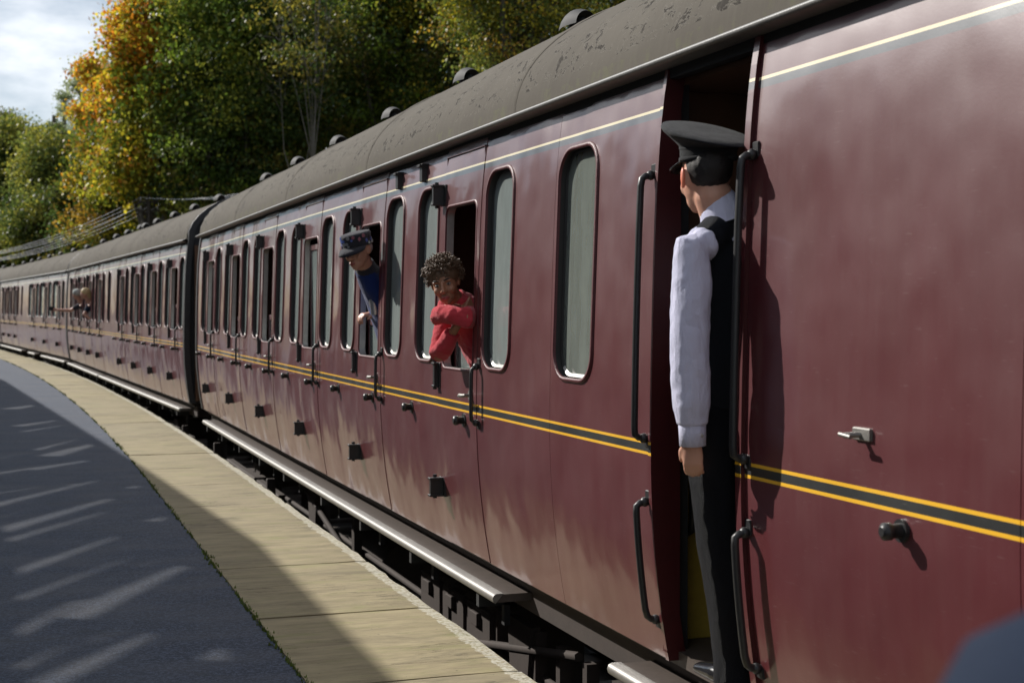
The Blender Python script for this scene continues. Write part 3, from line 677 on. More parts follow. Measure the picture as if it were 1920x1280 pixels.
while uu < 75: x_, y_ = trk(uu, 1.45); link('sleeper', sme, tr_, (x_, y_, -1.07), None, math.atan2(2 * max(0, uu - 12) / 740, 1)); uu += .76
def gz(x, y):
    # hillside rising beyond the track
    d = (x - (2.0 + 4.5)) * .95 + max(0, y - 20) * .18
    h = -1.35
    if d > 0: h += min(9, .16 * d) + .5 * noise.noise(Vector((x * .07, y * .07, 0)))
    return h
gm = MB(); xs = [-500, -200, -80, -30, -12] + [-6 + i * 4 for i in range(30)] + [150, 220, 400, 800]; yy_ = [-300, -100, -40] + [-20 + i * 6 for i in range(30)] + [200, 300, 500, 1000, 1800]
gm.add([(a, b, gz(a, b)) for b in yy_ for a in xs], [(i * len(xs) + j, i * len(xs) + j + 1, (i + 1) * len(xs) + j + 1, (i + 1) * len(xs) + j) for i in range(len(yy_) - 1) for j in range(len(xs) - 1)], 0, True)
struct(gm.build('ground', M['soil']))

# ------------------------------------------------------------------ trees
CY, SY = math.cos(R(19.1)), math.sin(R(19.1))
def ray(px, z):   # ground position seen at picture column px, at depth z
    x = (px - 960) / 2703 * z; return (x * CY + z * SY, z * CY - x * SY)
def leaves(name, cen, nrm_scale, size, cols, parent, loc=(0, 0, 0)):
    n = len(cen); r = rng
    a = r.normal(size=(n, 3)); a /= np.linalg.norm(a, axis=1)[:, None]
    b = r.normal(size=(n, 3)); b -= a * (a * b).sum(1)[:, None]; b /= np.linalg.norm(b, axis=1)[:, None]
    s = size * r.uniform(.6, 1.3, (n, 1))
    V = np.stack([cen - a * s * .6, cen - b * s * .42, cen + a * s * .6, cen + b * s * .42], 1).reshape(-1, 3)
    me = bpy.data.meshes.new(name); me.vertices.add(4 * n); me.vertices.foreach_set('co', V.astype(np.float32).ravel())
    me.loops.add(4 * n); me.loops.foreach_set('vertex_index', np.arange(4 * n, dtype=np.int32)); me.polygons.add(n)
    me.polygons.foreach_set('loop_start', np.arange(0, 4 * n, 4, dtype=np.int32)); me.polygons.foreach_set('loop_total', np.full(n, 4, dtype=np.int32))
    me.update(); at = me.color_attributes.new('leaf_colour', 'FLOAT_COLOR', 'POINT')
    c = np.concatenate([cols, np.ones((n, 1))], 1); at.data.foreach_set('color', np.repeat(c, 4, 0).astype(np.float32).ravel())
    me.materials.append(M['leaf']); return link(name, me, parent, loc)
PAL = {'orange': [(.46, .20, .02), (.50, .29, .025), (.36, .14, .018), (.44, .36, .03), (.28, .28, .03)],
       'yellowgreen': [(.26, .26, .03), (.42, .36, .03), (.12, .16, .02), (.08, .12, .02), (.36, .22, .03)],
       'green': [(.07, .11, .016), (.11, .16, .02), (.045, .072, .015), (.21, .22, .03)],
       'dark': [(.03, .055, .015), (.045, .075, .018), (.08, .10, .02), (.12, .10, .02)],
       'birch': [(.24, .28, .16), (.27, .30, .17), (.17, .21, .12)],
       'olive': [(.12, .15, .035), (.18, .19, .04), (.08, .11, .03), (.24, .23, .04)],
       'yellow': [(.30, .26, .04), (.16, .15, .03), (.08, .10, .025)]}
PREF = {k: np.array(v) for k, v in PAL.items()}
def tree(label, px, depth, ytop, ybot, wpx, pal, n, leaf=.12, lobes=9, pal2=None, dens=1.0, sparse=False, seed=1, bark='bark', clump=.75, cone=0.0, name='broadleaf_tree', cat='tree', group='trees beyond the train'):
    r = np.random.default_rng(seed); rr = random.Random(seed)
    bx, by = ray(px, depth); ppm = 2703 / depth; base = gz(bx, by)
    zt = 1.55 + (574 - ytop) / ppm; zb = 1.55 + (574 - ybot) / ppm; rad = wpx / 2 / ppm
    root = thing(name, label, cat, (bx, by, base), 0, group)
    H = zt - base; cz = (zt + zb) / 2 - base; hh = (zt - zb) / 2
    # trunk and limbs
    tb = MB(); lean = rr.uniform(-.3, .3)
    tr0 = .045 if sparse else max(.12, H * .022); trunk = [(lean * (k / 6) ** 2 * H * .15 + .1 * math.sin(k * 1.7 + seed), .1 * math.cos(k * 2.1), H * .85 * k / 6 - .3) for k in range(7)]
    tb.tube(trunk, [tr0 * (1.15 - k / 7) for k in range(7)], 9)
    lob = []
    for k in range(lobes):
        a = 2 * math.pi * (k * .381966 + seed * .13); t_ = (k + .5) / lobes; zz = cz - hh * .8 + 1.6 * hh * t_
        fall = math.sqrt(max(.05, 1 - ((zz - cz) / (hh * 1.15)) ** 2)); fall *= 1 - cone * t_; q = rad * fall * rr.uniform(.30, .78)
        lob.append((math.cos(a) * q, math.sin(a) * q, zz, rad * fall * rr.uniform(.42, .62)))
        st = trunk[min(6, max(1, int((zz / H) * 5)))]
        e = Vector((math.cos(a) * q, math.sin(a) * q, zz)); s = Vector(st); mid_ = (s + e) / 2 + Vector((rr.uniform(-.3, .3), rr.uniform(-.3, .3), rr.uniform(.0, .4)))
        tb.tube([s, mid_, e], [tr0 * .42, tr0 * .28, tr0 * .12], 6)
        for j in range(5 if not sparse else 12):
            d = Vector((rr.gauss(0, 1), rr.gauss(0, 1), rr.gauss(0, .7))).normalized() * lob[-1][3] * rr.uniform(.7, 1.15)
            m2 = e + d * .5 + Vector((rr.uniform(-.15, .15), rr.uniform(-.15, .15), rr.uniform(-.25, .1))); tb.tube([e.lerp(mid_, rr.random() * .5), m2, e + d + Vector((0, 0, -.15 * d.length))], [tr0 * .14, tr0 * .08, tr0 * .03], 4, caps=False)
    tb.build('trunk', M[bark], root)
    # leaf clumps
    n = int(n * 1.6); leaf *= .92
    L_ = np.array(lob); nc = max(20, int(lobes * 22 * dens)); idx = r.integers(0, lobes, nc)
    d = r.normal(size=(nc, 3)); d /= np.linalg.norm(d, axis=1)[:, None]
    rad_ = r.uniform(.45, 1.1, nc) ** .7
    cc = L_[idx, :3] + d * (L_[idx, 3] * rad_)[:, None] * np.array([1, 1, .9])
    cw = r.uniform(.15, 1.6, nc) ** 1.3; cw /= cw.sum(); ci = r.choice(nc, n, p=cw)
    off = r.normal(size=(n, 3)) * np.array([1, 1, .55]) * clump * (rad / 3) ** .5 * .6
    cen = cc[ci] + off
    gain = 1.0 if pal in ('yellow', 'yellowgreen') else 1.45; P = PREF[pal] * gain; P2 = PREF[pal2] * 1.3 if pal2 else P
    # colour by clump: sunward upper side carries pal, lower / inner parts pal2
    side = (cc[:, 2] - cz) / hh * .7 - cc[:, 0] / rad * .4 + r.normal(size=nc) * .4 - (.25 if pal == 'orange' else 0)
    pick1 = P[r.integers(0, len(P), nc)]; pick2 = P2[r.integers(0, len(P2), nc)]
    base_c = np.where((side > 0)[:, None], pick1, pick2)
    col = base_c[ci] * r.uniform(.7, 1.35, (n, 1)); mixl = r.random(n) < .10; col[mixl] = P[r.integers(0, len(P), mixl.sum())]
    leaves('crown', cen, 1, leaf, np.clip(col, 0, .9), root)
    return root
tree('orange and yellow autumn maple at the left, tallest orange crown', 285, 51, -40, 380, 240, 'orange', 36000, .15, 16, 'yellowgreen', 1.7, seed=11, cone=.45)
tree('golden maple at the left, lower crown jutting towards the sky gap', 200, 58, 100, 390, 125, 'orange', 14000, .15, 9, 'yellowgreen', 1.3, seed=12, cone=.3)
tree('yellowish green tree under the orange crowns', 255, 57, 230, 520, 230, 'yellowgreen', 30000, .13, 13, 'dark', 1.6, seed=31)
tree('dark green maple with glossy leaves right of the orange maple', 450, 50, -60, 470, 300, 'green', 56000, .13, 20, 'dark', 1.8, seed=13)
tree('tall dark green tree filling the middle top edge', 570, 56, -260, 360, 400, 'dark', 46000, .14, 18, 'green', 1.8, seed=14)
tree('thin tree of bare pale twigs with a few yellow leaves', 575, 46, -220, 230, 240, 'yellow', 4200, .12, 12, 'dark', .9, True, seed=15, bark='palebark')
tree('dark tree with sky showing through left of the roof ventilators', 740, 50, -280, 330, 300, 'dark', 30000, .13, 14, 'green', 1.4, seed=16)
tree('yellow-green tree with small leaves above the coach roof', 980, 36, -330, 170, 330, 'yellowgreen', 44000, .085, 16, 'olive', 1.5, seed=17)
tree('olive tree at the top right above the roof', 1180, 40, -300, 120, 300, 'olive', 30000, .09, 14, 'dark', 1.4, seed=18)
tree('brown-green oak behind the roof in the centre', 860, 48, -200, 260, 220, 'yellowgreen', 20000, .11, 10, 'dark', 1.2, seed=19)
tree('grey-green birch with drooping top at the skyline', 158, 80, 82, 480, 95, 'birch', 9000, .12, 12, 'birch', 1.5, seed=20, name='birch_tree', clump=.7, cone=.5)
tree('slim pale birch left of the other birch', 120, 86, 135, 480, 70, 'birch', 5000, .12, 10, 'birch', 1.3, seed=21, name='birch_tree', clump=.6, cone=.5)
tree('olive green tree at the far left edge', 10, 74, 215, 520, 190, 'olive', 34000, .14, 14, 'dark', 1.6, seed=22)
tree('olive green tree in front of the birches', 110, 68, 255, 520, 190, 'olive', 34000, .14, 16, 'dark', 1.6, seed=23)
tree('dark tree peeping over the far left edge', 5, 95, 185, 480, 110, 'dark', 12000, .15, 8, 'dark', 1.2, seed=24)
tree('low yellow bush behind the telegraph pole', 330, 54, 350, 490, 150, 'yellowgreen', 12000, .12, 8, 'dark', 1.2, seed=25, name='bush', cat='bush')
tree('dark green tree between the olive trees and the orange maple', 175, 62, 340, 540, 150, 'dark', 16000, .14, 9, 'olive', 1.2, seed=27)
tree('shaded tree behind the dark maple', 350, 70, 20, 470, 240, 'dark', 30000, .15, 12, 'dark', 1.4, seed=28)
for k, (tx, ty, th) in enumerate(((-34, 34, 11), (-30, 50, 12), (-33, 66, 13), (-36, 84, 15), (-40, 104, 15), (-46, 126, 17), (-52, 150, 18), (-38, 18, 11), (-42, 2, 10))):  # unseen tree row added so the coach sides reflect something dark
    _r = ray
    ray = lambda px, z, tx=tx, ty=ty: (tx, ty)
    tree(('unseen dark tree behind the station building, beside the first coach', 'unseen dark tree behind the station building, beside the second coach', 'unseen dark tree past the station building, level with the third coach', 'unseen dark tree past the station building, level with the fourth coach', 'unseen taller dark tree beyond the fourth coach', 'unseen tall dark tree on the left where the line curves away', 'unseen farthest and tallest dark tree on the left', 'unseen small dark tree behind the middle of the station building', 'unseen smallest dark tree behind the near end of the station')[k], 960, 27.03, 574 - (th - 1.55) * 100, 574 + 1.0 * 100, 1300 + 100 * (k % 3), 'dark', 5000, .42, 12, 'dark', 1.2, seed=40 + k, group='unseen trees added as dark reflections')
    ray = _r
# far wood: one mass behind everything
n = 90000; pxs = rng.uniform(-150, 1350, n); dp = rng.uniform(78, 96, n); 
top = np.where(pxs < 230, 330 + 40 * np.sin(pxs / 37.), -40 + 60 * np.sin(pxs / 90.)); top = np.where((pxs > 180) & (pxs < 300), 330 - (pxs - 180) * 2.2, top)
yp = top + (560 - top) * rng.random(n) ** .9
X = (pxs - 960) / 2703 * dp; wx = X * CY + dp * SY; wy = dp * CY - X * SY; wz = 1.55 + (574 - yp) / 2703 * dp
keep = np.sin(wx * .9) * np.cos(wy * .8) + np.sin(wz * 1.1 + wx * .5) > -1.1
cen = np.stack([wx, wy, wz], 1)[keep]; P = PREF['dark']; cols = P[rng.integers(0, 4, len(cen))] * rng.uniform(.6, 1.2, (len(cen), 1))
o = leaves('distant_wood', cen, 1, .30, cols, None); o['kind'] = 'stuff'; o['label'] = 'dark far woodland behind all the single trees'; o['category'] = 'woodland'

# ------------------------------------------------------------------ telegraph pole and wires
poles = []
for i, (px, dp, lb) in enumerate(((281, 50, 'telegraph pole with crossarms rising beside the orange maple'), (-260, 80, 'distant telegraph pole beyond the left edge'), (620, 41, 'telegraph pole hidden behind the coach roof'))):
    x_, y_ = ray(px, dp); po = thing('telegraph_pole', lb, 'telegraph pole', (x_, y_, -2.1), R(23 - 19.1 - 10), 'telegraph poles'); m_ = MB(); m_.tube([(0, 0, 0), (0, 0, 7.5)], [.09, .05], 10); m_.build('pole', M['pole'], po)
    for h in (6.95, 7.25):
        q = MB(); q.box((-.38, -.03, h - .035), (.38, .03, h + .035)); q.build('crossarm', M['pole'], po)
        for k in (-.28, .28): q = MB(); q.tube([(k, 0, h + .05), (k, 0, h + .17)], .03, 8); q.build('insulator', M['eyewhite'], po)
    poles.append((x_, y_))
for i, (a, b) in enumerate(((0, 1), (0, 2))):
    w = MB()
    for h in ((6.95, 7.25) if i == 0 else (7.25,)):
        for k in (-.28, .0, .28):
            A = Vector((poles[a][0] + k, poles[a][1], -2.1 + h + .15)); B = Vector((poles[b][0] + k, poles[b][1], -2.1 + h + .15)); pts = []
            for s in range(17): t_ = s / 16; p_ = A.lerp(B, t_); p_.z -= 4 * (1.5 if i == 0 else .3) * t_ * (1 - t_); pts.append(p_)
            w.tube(pts, .0065, 6, caps=False)
    o = w.build('telegraph_wires', M['wire']); o['label'] = ('pale bundle of wires running left from the telegraph pole', 'wires running right from the telegraph pole over the train')[i]; o['category'] = 'wires'

# ------------------------------------------------------------------ unseen building left of the camera, eave line shaped to shade the platform
bld = thing('unseen_shade_building', 'unseen long low building with slotted eaves shaped to shade the platform', 'building', (0, 0, 0))
ez = 4.3
K = ez / SUN.z
def unsh(x, y): return (x + SUN.x * K, y + SUN.y * K)
epts = [unsh(1.35, -6), unsh(1.42, 5.9), unsh(1.44, 9.5), unsh(1.10, 14.5), unsh(-.25, 32), unsh(-2.1, 48)]
def gp(px, py):
    z = 2703 * 1.55 / (py - 574); x = (px - 960) / 2703 * z; return Vector((x * math.cos(R(19.1)) + z * math.sin(R(19.1)), z * math.cos(R(19.1)) - x * math.sin(R(19.1))))
lights = [((-40, 1091), (210, 1003), .16), ((-40, 1001), (200, 933), .20), ((-40, 1024), (190, 957), .14), ((-40, 950), (174, 899), .16), ((110, 1158), (333, 1058), .22), ((-60, 1150), (236, 1041), .12), ((60, 1282), (271, 1184), .18),  # sun thrown back by coach windows, made as added canopy openings
          ((-40, 1062), (160, 992), .07), ((-40, 975), (180, 915), .07), ((150, 1204), (330, 1122), .07), ((-20, 1190), (120, 1124), .06), ((250, 1062), (320, 1034), .07), ((-30, 862), (90, 838), .08), ((60, 880), (200, 856), .07), ((-60, 1222), (150, 1120), .14), ((-60, 1284), (110, 1206), .12), ((-40, 890), (150, 862), .14), ((-30, 925), (120, 905), .10), ((374, 1236), (402, 1212), .16), ((272, 976), (302, 966), .14), ((232, 914), (252, 908), .14), ((82, 854), (175, 830), .26), ((25, 798), (107, 786), .22), ((37, 808), (120, 795), .14), ((10, 766), (70, 757), .3), ((60, 842), (140, 822), .12)]
outer = [epts[0]] + epts[1:] + [(epts[-1][0] - 9, epts[-1][1]), (epts[0][0] - 9, epts[0][1])]
outer = [tuple(p) for p in outer]; holes = []
for p1, p2, w in lights:
    A, B = gp(*p1), gp(*p2); d = (B - A).normalized(); nn = Vector((-d.y, d.x)) * w * .62
    q = [A - nn, B - nn * .5, B + nn * .5, A + nn]; holes.append([unsh(p.x, p.y) for p in q])
pts = list(outer); edges = [(i, (i + 1) % len(outer)) for i in range(len(outer))]
for h in holes:
    o = len(pts); pts += h; edges += [(o + i, o + (i + 1) % 4) for i in range(4)]
vs, es, fs, *_ = delaunay_2d_cdt([Vector(p) for p in pts], edges, [], 0, 1e-6)
r_ = MB(); tri = [f for f in fs if inside((sum(vs[i][0] for i in f) / 3, sum(vs[i][1] for i in f) / 3), outer) and not any(inside((sum(vs[i][0] for i in f) / 3, sum(vs[i][1] for i in f) / 3), h) for h in holes)]
r_.add([(p[0], p[1], ez) for p in vs], tri); r_.add([(p[0], p[1], ez + .05) for p in vs], tri)
r_.add([(*p, z) for z in (ez - .12, ez + .08) for p in outer], [(i, (i + 1) % len(outer), len(outer) + (i + 1) % len(outer), len(outer) + i) for i in range(len(outer))])
r_.build('slotted_shade_canopy', M['slate'], bld)
tg = bpy.data.materials.new('streak_gap_tint'); tg.use_nodes = True; tg.node_tree.nodes.remove(tg.node_tree.nodes['Principled BSDF']); tb_ = tg.node_tree.nodes.new('ShaderNodeBsdfTransparent'); tb_.inputs[0].default_value = (.55, .53, .50, 1); tg.node_tree.links.new(tb_.outputs[0], tg.node_tree.nodes['Material Output'].inputs[0])  # unseen tinted sheet that dims each streak opening
for h in holes: q = MB(); q.add([(*p, ez + .03) for p in h], [(0, 1, 2, 3)]); q.build('streak_gap_pane', tg, bld)
w_ = MB(); v = []
for (a, b) in epts: v += [(a - 1.6, b, -.2), (a - 1.6, b, ez + .2)]
w_.add(v, [(i * 2, i * 2 + 1, i * 2 + 3, i * 2 + 2) for i in range(len(epts) - 1)]); w_.build('wall', M['stone'], bld)

# ------------------------------------------------------------------ people
def remesh(name, mb, voxel, mat, parent, smooth=2, sculpt=(), wrinkle=0, wscale=(12, 12, 5), label=None):
    me = mb.mesh(name + '_src', mat); o = bpy.data.objects.new('tmp', me); COL.objects.link(o)
    bm = bmesh.new(); bm.from_mesh(me); bmesh.ops.remove_doubles(bm, verts=bm.verts[:], dist=1e-6); bmesh.ops.holes_fill(bm, edges=[e for e in bm.edges if e.is_boundary], sides=64); bmesh.ops.recalc_face_normals(bm, faces=bm.faces[:]); bm.to_mesh(me); bm.free()
    md = o.modifiers.new('r', 'REMESH'); md.mode = 'VOXEL'; md.voxel_size = voxel
    if smooth: s_ = o.modifiers.new('s', 'SMOOTH'); s_.factor = .5; s_.iterations = smooth
    dg = bpy.context.evaluated_depsgraph_get(); res = bpy.data.meshes.new_from_object(o.evaluated_get(dg)); bpy.data.objects.remove(o)
    n = len(res.vertices); co = np.empty(n * 3, np.float32); res.vertices.foreach_get('co', co); co = co.reshape(-1, 3)
    nr = np.empty(n * 3, np.float32); res.vertices.foreach_get('normal', nr); nr = nr.reshape(-1, 3)
    for c_, rr_, am in sculpt:
        d = np.linalg.norm(co - np.array(c_), axis=1); w = np.exp(-(d / rr_) ** 2); co = co + w[:, None] * np.array(am)
    if wrinkle:
        for i in range(n):
            p_ = co[i]; w = noise.noise(Vector((p_[0] * wscale[0], p_[1] * wscale[1], p_[2] * wscale[2]))) + .5 * noise.noise(Vector((p_[0] * wscale[0] * 2.3, p_[1] * wscale[1] * 2.3, p_[2] * wscale[2] * 2.6)))
            co[i] = p_ + nr[i] * w * wrinkle
    res.vertices.foreach_set('co', np.asarray(co, np.float32).ravel()); res.polygons.foreach_set('use_smooth', [True] * len(res.polygons)); res.name = name; res.update()
    if not res.materials: res.materials.append(mat)
    return link(name, res, parent, (0, 0, 0), label)
def chain(mb, pts, rad, n=16, up=None):
    """tube with rounded ends"""
    P = [Vector(p) for p in pts]; rd = list(rad)
    r0 = rd[0] if not isinstance(rd[0], tuple) else min(rd[0]); r1 = rd[-1] if not isinstance(rd[-1], tuple) else min(rd[-1])
    sc = lambda r, k: (r[0] * k, r[1] * k) if isinstance(r, tuple) else r * k
    d0 = (P[0] - P[1]).normalized(); d1 = (P[-1] - P[-2]).normalized()
    P2 = [P[0] + d0 * r0 * .95, P[0] + d0 * r0 * .7] + P + [P[-1] + d1 * r1 * .7, P[-1] + d1 * r1 * .95]
    R2 = [sc(rd[0], .25), sc(rd[0], .7)] + rd + [sc(rd[-1], .7), sc(rd[-1], .25)]
    mb.tube(P2, R2, n, up=up); return mb
def hand(mb, wrist, fwd, palmn, side, s=1.0, curl=.5):
    """palm + 4 fingers + thumb. fwd: direction of fingers, palmn: palm normal (curl towards), side: thumb side"""
    w = Vector(wrist); f = Vector(fwd).normalized(); pn = Vector(palmn); pn = (pn - f * pn.dot(f)).normalized(); sd = f.cross(pn)
    if sd.dot(Vector(side)) < 0: sd = -sd
    mb.tube([w - f * .015 * s, w + f * .02 * s, w + f * .055 * s, w + f * .088 * s], [(.022 * s, .026 * s), (.020 * s, .033 * s), (.016 * s, .040 * s), (.012 * s, .038 * s)], 12, up=pn)
    for k, (o, ln) in enumerate(((.029, .068), (.010, .076), (-.010, .070), (-.028, .055))):
        b = w + f * (.083 - abs(o) * .15) * s + sd * o * s; a = curl * .9; pts = [b]; d = f.copy()
        for j in range(3): 
            ang = a * (.5 + .5 * j); d = (f * math.cos(ang * 1.3) + pn * math.sin(ang * 1.3)).normalized(); pts.append(pts[-1] + d * ln * s * (.42, .33, .25)[j])
        chain(mb, pts, [.0095 * s, .009 * s, .008 * s, .0065 * s], 8)
    b = w + f * .018 * s + sd * .028 * s; chain(mb, [b, b + (f * .6 + sd * .5 + pn * .3) * .035 * s, b + (f * 1.5 + sd * .55 + pn * .7) * .038 * s], [.013 * s, .011 * s, .008 * s], 8)
def head(mb, c, fwd, up, s=1.0):
    """head prims; returns frame. face along fwd"""
    c = Vector(c); f = Vector(fwd).normalized(); u_ = Vector(up); u_ = (u_ - f * u_.dot(f)).normalized(); r_ = f.cross(u_)
    Rm = Matrix((r_, f, u_)).transposed()
    L = lambda x, y, z: c + Rm @ Vector((x * s, y * s, z * s))
    mb.ell(L(0, -.012, .035), (.074 * s, .094 * s, .082 * s), 20, 14, 0, Rm); mb.ell(L(0, .018, -.01), (.064 * s, .072 * s, .085 * s), 18, 12, 0, Rm)
    mb.ell(L(0, .038, -.062), (.045 * s, .048 * s, .042 * s), 16, 10, 0, Rm); mb.ell(L(0, .064, -.088), (.022 * s, .020 * s, .018 * s), 10, 8, 0, Rm)
    mb.tube([L(0, .088, .022), L(0, .100, -.002), L(0, .112, -.022), L(0, .100, -.033)], [.008 * s, .010 * s, .014 * s, .010 * s], 10)
    for q in (-1, 1):
        mb.ell(L(q * .012, .098, -.027), (.009 * s, .011 * s, .008 * s), 8, 6, 0, Rm); mb.ell(L(q * .034, .078, .026), (.022 * s, .012 * s, .008 * s), 10, 6, 0, Rm)
        mb.ell(L(q * .036, .056, -.024), (.024 * s, .026 * s, .026 * s), 10, 8, 0, Rm)
        mb.ell(L(q * .072, -.010, -.004), (.008 * s, .015 * s, .026 * s), 10, 8, 0, Rm); mb.ell(L(q * .078, -.018, .004), (.006 * s, .009 * s, .019 * s), 10, 8, 0, Rm)
    mb.ell(L(0, .090, -.052), (.024 * s, .012 * s, .006 * s), 10, 6, 0, Rm); mb.ell(L(0, .087, -.063), (.020 * s, .012 * s, .007 * s), 10, 6, 0, Rm)
    return L, Rm
def face_bits(L, Rm, s, parent, look=0):
    for q in (-1, 1):
        e = MB(); e.ell(L(q * .031, .0695, .008), (.0135 * s, .0105 * s, .0075 * s), 12, 8, 0, Rm); eo = e.build('eye', M['eyewhite'], parent)
        e = MB(); e.ell(L(q * .031 + look, .0765, .008), (.0058 * s, .005 * s, .0062 * s), 10, 6, 0, Rm); e.build('iris', M['iris'], eo)
        e = MB(); pts = [L(q * (.014 + .036 * k / 5), .090 - .016 * (k / 5) ** 2, .030 + .007 * math.sin(k / 5 * 2.6)) for k in range(6)]; e.tube(pts, [.002 * s, .0035 * s, .004 * s, .004 * s, .003 * s, .0015 * s], 6); e.build('eyebrow', M['hair_black'], parent)
    e = MB(); e.tube([L(-.022, .092, -.060), L(-.010, .101, -.055), L(0, .1025, -.056), L(.010, .101, -.055), L(.022, .092, -.060)], [.002 * s, .0055 * s, .0058 * s, .0055 * s, .002 * s], 8)
    e.tube([L(-.018, .093, -.062), L(0, .101, -.066), L(.018, .093, -.062)], [.002 * s, .006 * s, .002 * s], 8); e.build('lips', M['lips'], parent)
def person(label, group=None, loc=(0, 0, 0)): return thing('person', label, 'person', loc, 0, group)

# --- guard standing in the doorway, seen from behind
G = person('guard in peaked black cap, white shirt and black waistcoat leaning out of the open doorway')
HC = Vector((2.075, 4.125, 1.955)); fa = R(14); HF = Vector((math.sin(R(3)), math.cos(R(3)), -.04))
Ls, Rs = Vector((1.980, 4.02, 1.72)), Vector((2.32, 4.16, 1.73)); Le = Vector((1.962, 4.00, 1.425)); Lw = Vector((1.978, 4.01, 1.135))
Re, Rw = Vector((2.42, 4.28, 1.45)), Vector((2.25, 4.42, 1.30))
HIP = Vector((2.132, 4.115, 1.24))
b = MB(); hl, hR = head(b, HC, HF, (0, 0, 1), 1.0)
chain(b, [HC + Vector((.012, -.03, -.05)), Vector((2.11, 4.10, 1.83)), Vector((2.12, 4.095, 1.76))], [.062, .057, .07], 14)
b.tube([Vector((2.12, 4.095, 1.78)), Vector((2.125, 4.10, 1.66)), Vector((2.13, 4.105, 1.45)), HIP, Vector((2.135, 4.12, 1.10))], [(.055, .09), (.075, .105), (.075, .10), (.08, .105), (.075, .11)], 18, up=(0, 1, 0))
for S_, E_, W_ in ((Ls, Le, Lw), (Rs, Re, Rw)): chain(b, [S_ + (Vector((2.15, 4.1, 1.7)) - S_) * .2, S_, E_, W_], [.034, .036, .030, .024], 12)
hand(b, Lw, (.03, .02, -1), (.5, .6, 0), (-.2, .9, 0), .88, .75); hand(b, Rw, (-.5, .3, .5), (0, 1, 0), (0, 0, 1), 1, 1.2)
for hx, hy, kx, ky, fx, fy in ((2.085, 4.095, 2.12, 4.11, 2.17, 4.10), (2.19, 4.14, 2.27, 4.20, 2.33, 4.16)):
    chain(b, [(hx, hy, 1.14), (kx, ky, .80), (fx, fy, .40)], [.075, .05, .035], 14); chain(b, [(fx, fy - .03, .365), (fx - .01, fy + .10, .36), (fx - .01, fy + .18, .352)], [.03, .032, .022], 10)
remesh('body', b, .0065, M['skin_pale'], G, 2)
h = MB(); h.ell(hl(0, -.034, .034), (.0745, .084, .080), 20, 14, 0, hR); ho = h
remesh('hair', h, .006, M['hair_black'], G, 1, wrinkle=.002, wscale=(90, 90, 60))
M['ear'] = skin_mat('ear_sun_glow', (.75, .22, .13))  # red colour standing in for sun glowing through the ear
e_ = MB(); e_.ell(hl(-.081, -.014, .000), (.0075, .017, .030), 12, 9, 0, hR @ Matrix.Rotation(R(-14), 3, 'Z')); e_.ell(hl(-.080, -.012, -.024), (.006, .010, .012), 10, 6, 0, hR); e_.build('ear', M['ear'], G)
# shirt: torso + sleeves
s_ = MB()
for S_, E_, W_, k in ((Ls, Le, Lw, 1), (Rs, Re, Rw, 0)):
    dn = (W_ - E_).normalized(); 
    s_.tube([S_ + Vector((.06 if k else -.06, .01, .02)), S_ + Vector((0, 0, .012)), S_ + (E_ - S_) * .3, S_ + (E_ - S_) * .7, E_, E_ + (W_ - E_) * .3, E_ + (W_ - E_) * .62, W_ - dn * .055, W_ - dn * .045, W_ + dn * .012], [.052, .057, .063, .062, .061, .061, .058, .049, .036, .037], 20)
s_.tube([(2.12, 4.095, 1.785), (2.125, 4.10, 1.70), (2.130, 4.105, 1.45), tuple(HIP), (2.135, 4.12, 1.17)], [(.062, .10), (.09, .118), (.088, .112), (.09, .118), (.088, .118)], 20, up=(0, 1, 0))
s_.tube([(2.14, 4.09, 1.76), (2.136, 4.088, 1.80), (2.125, 4.09, 1.83)], [.082, .068, .062], 18); chain(s_, [(2.13, 4.085, 1.795), (2.02, 4.04, 1.745)], [.052, .052], 14); chain(s_, [(2.16, 4.09, 1.795), (2.29, 4.14, 1.75)], [.052, .052], 14)
remesh('shirt', s_, .006, M['shirt'], G, 2, wrinkle=.0042, wscale=(17, 17, 13))
c_ = MB(); c_.tube([(2.118, 4.088, 1.815), (2.106, 4.094, 1.872)], [.070, .061], 20, caps=False); c_.tube([(2.107, 4.094, 1.873), (2.110, 4.090, 1.868), (2.126, 4.084, 1.815)], [.0615, .066, .079], 20, caps=False); c_.build('collar', M['shirt'], G)
dn = (Lw - Le).normalized(); c_ = MB(); c_.tube([Lw - dn * .055, Lw - dn * .05, Lw + dn * .014, Lw + dn * .015], [.040, .043, .041, .036], 18); c_.build('cuff', M['shirt'], G)
c_ = MB(); c_.ell(Lw - dn * .02 + Vector((.012, -.040, 0)), (.006, .003, .006), 8, 6); c_.build('button', M['eyewhite'], G)
v_ = MB(); v_.tube([(2.125, 4.10, 1.785), (2.125, 4.103, 1.755), (2.128, 4.105, 1.70), (2.130, 4.105, 1.60), (2.130, 4.105, 1.45), (2.132, 4.11, 1.30), (2.135, 4.112, 1.235)], [(.072, .080), (.086, .112), (.104, .128), (.106, .130), (.100, .124), (.105, .130), (.106, .132)], 22, up=(0, 1, 0))
chain(v_, [(2.155, 4.088, 1.800), (2.085, 4.062, 1.782), (2.035, 4.04, 1.755)], [.062, .060, .050], 14); chain(v_, [(2.17, 4.09, 1.80), (2.27, 4.13, 1.76)], [.062, .055], 14)
remesh('waistcoat', v_, .007, M['vest'], G, 2, wrinkle=.003, wscale=(10, 10, 8))
t_ = MB()
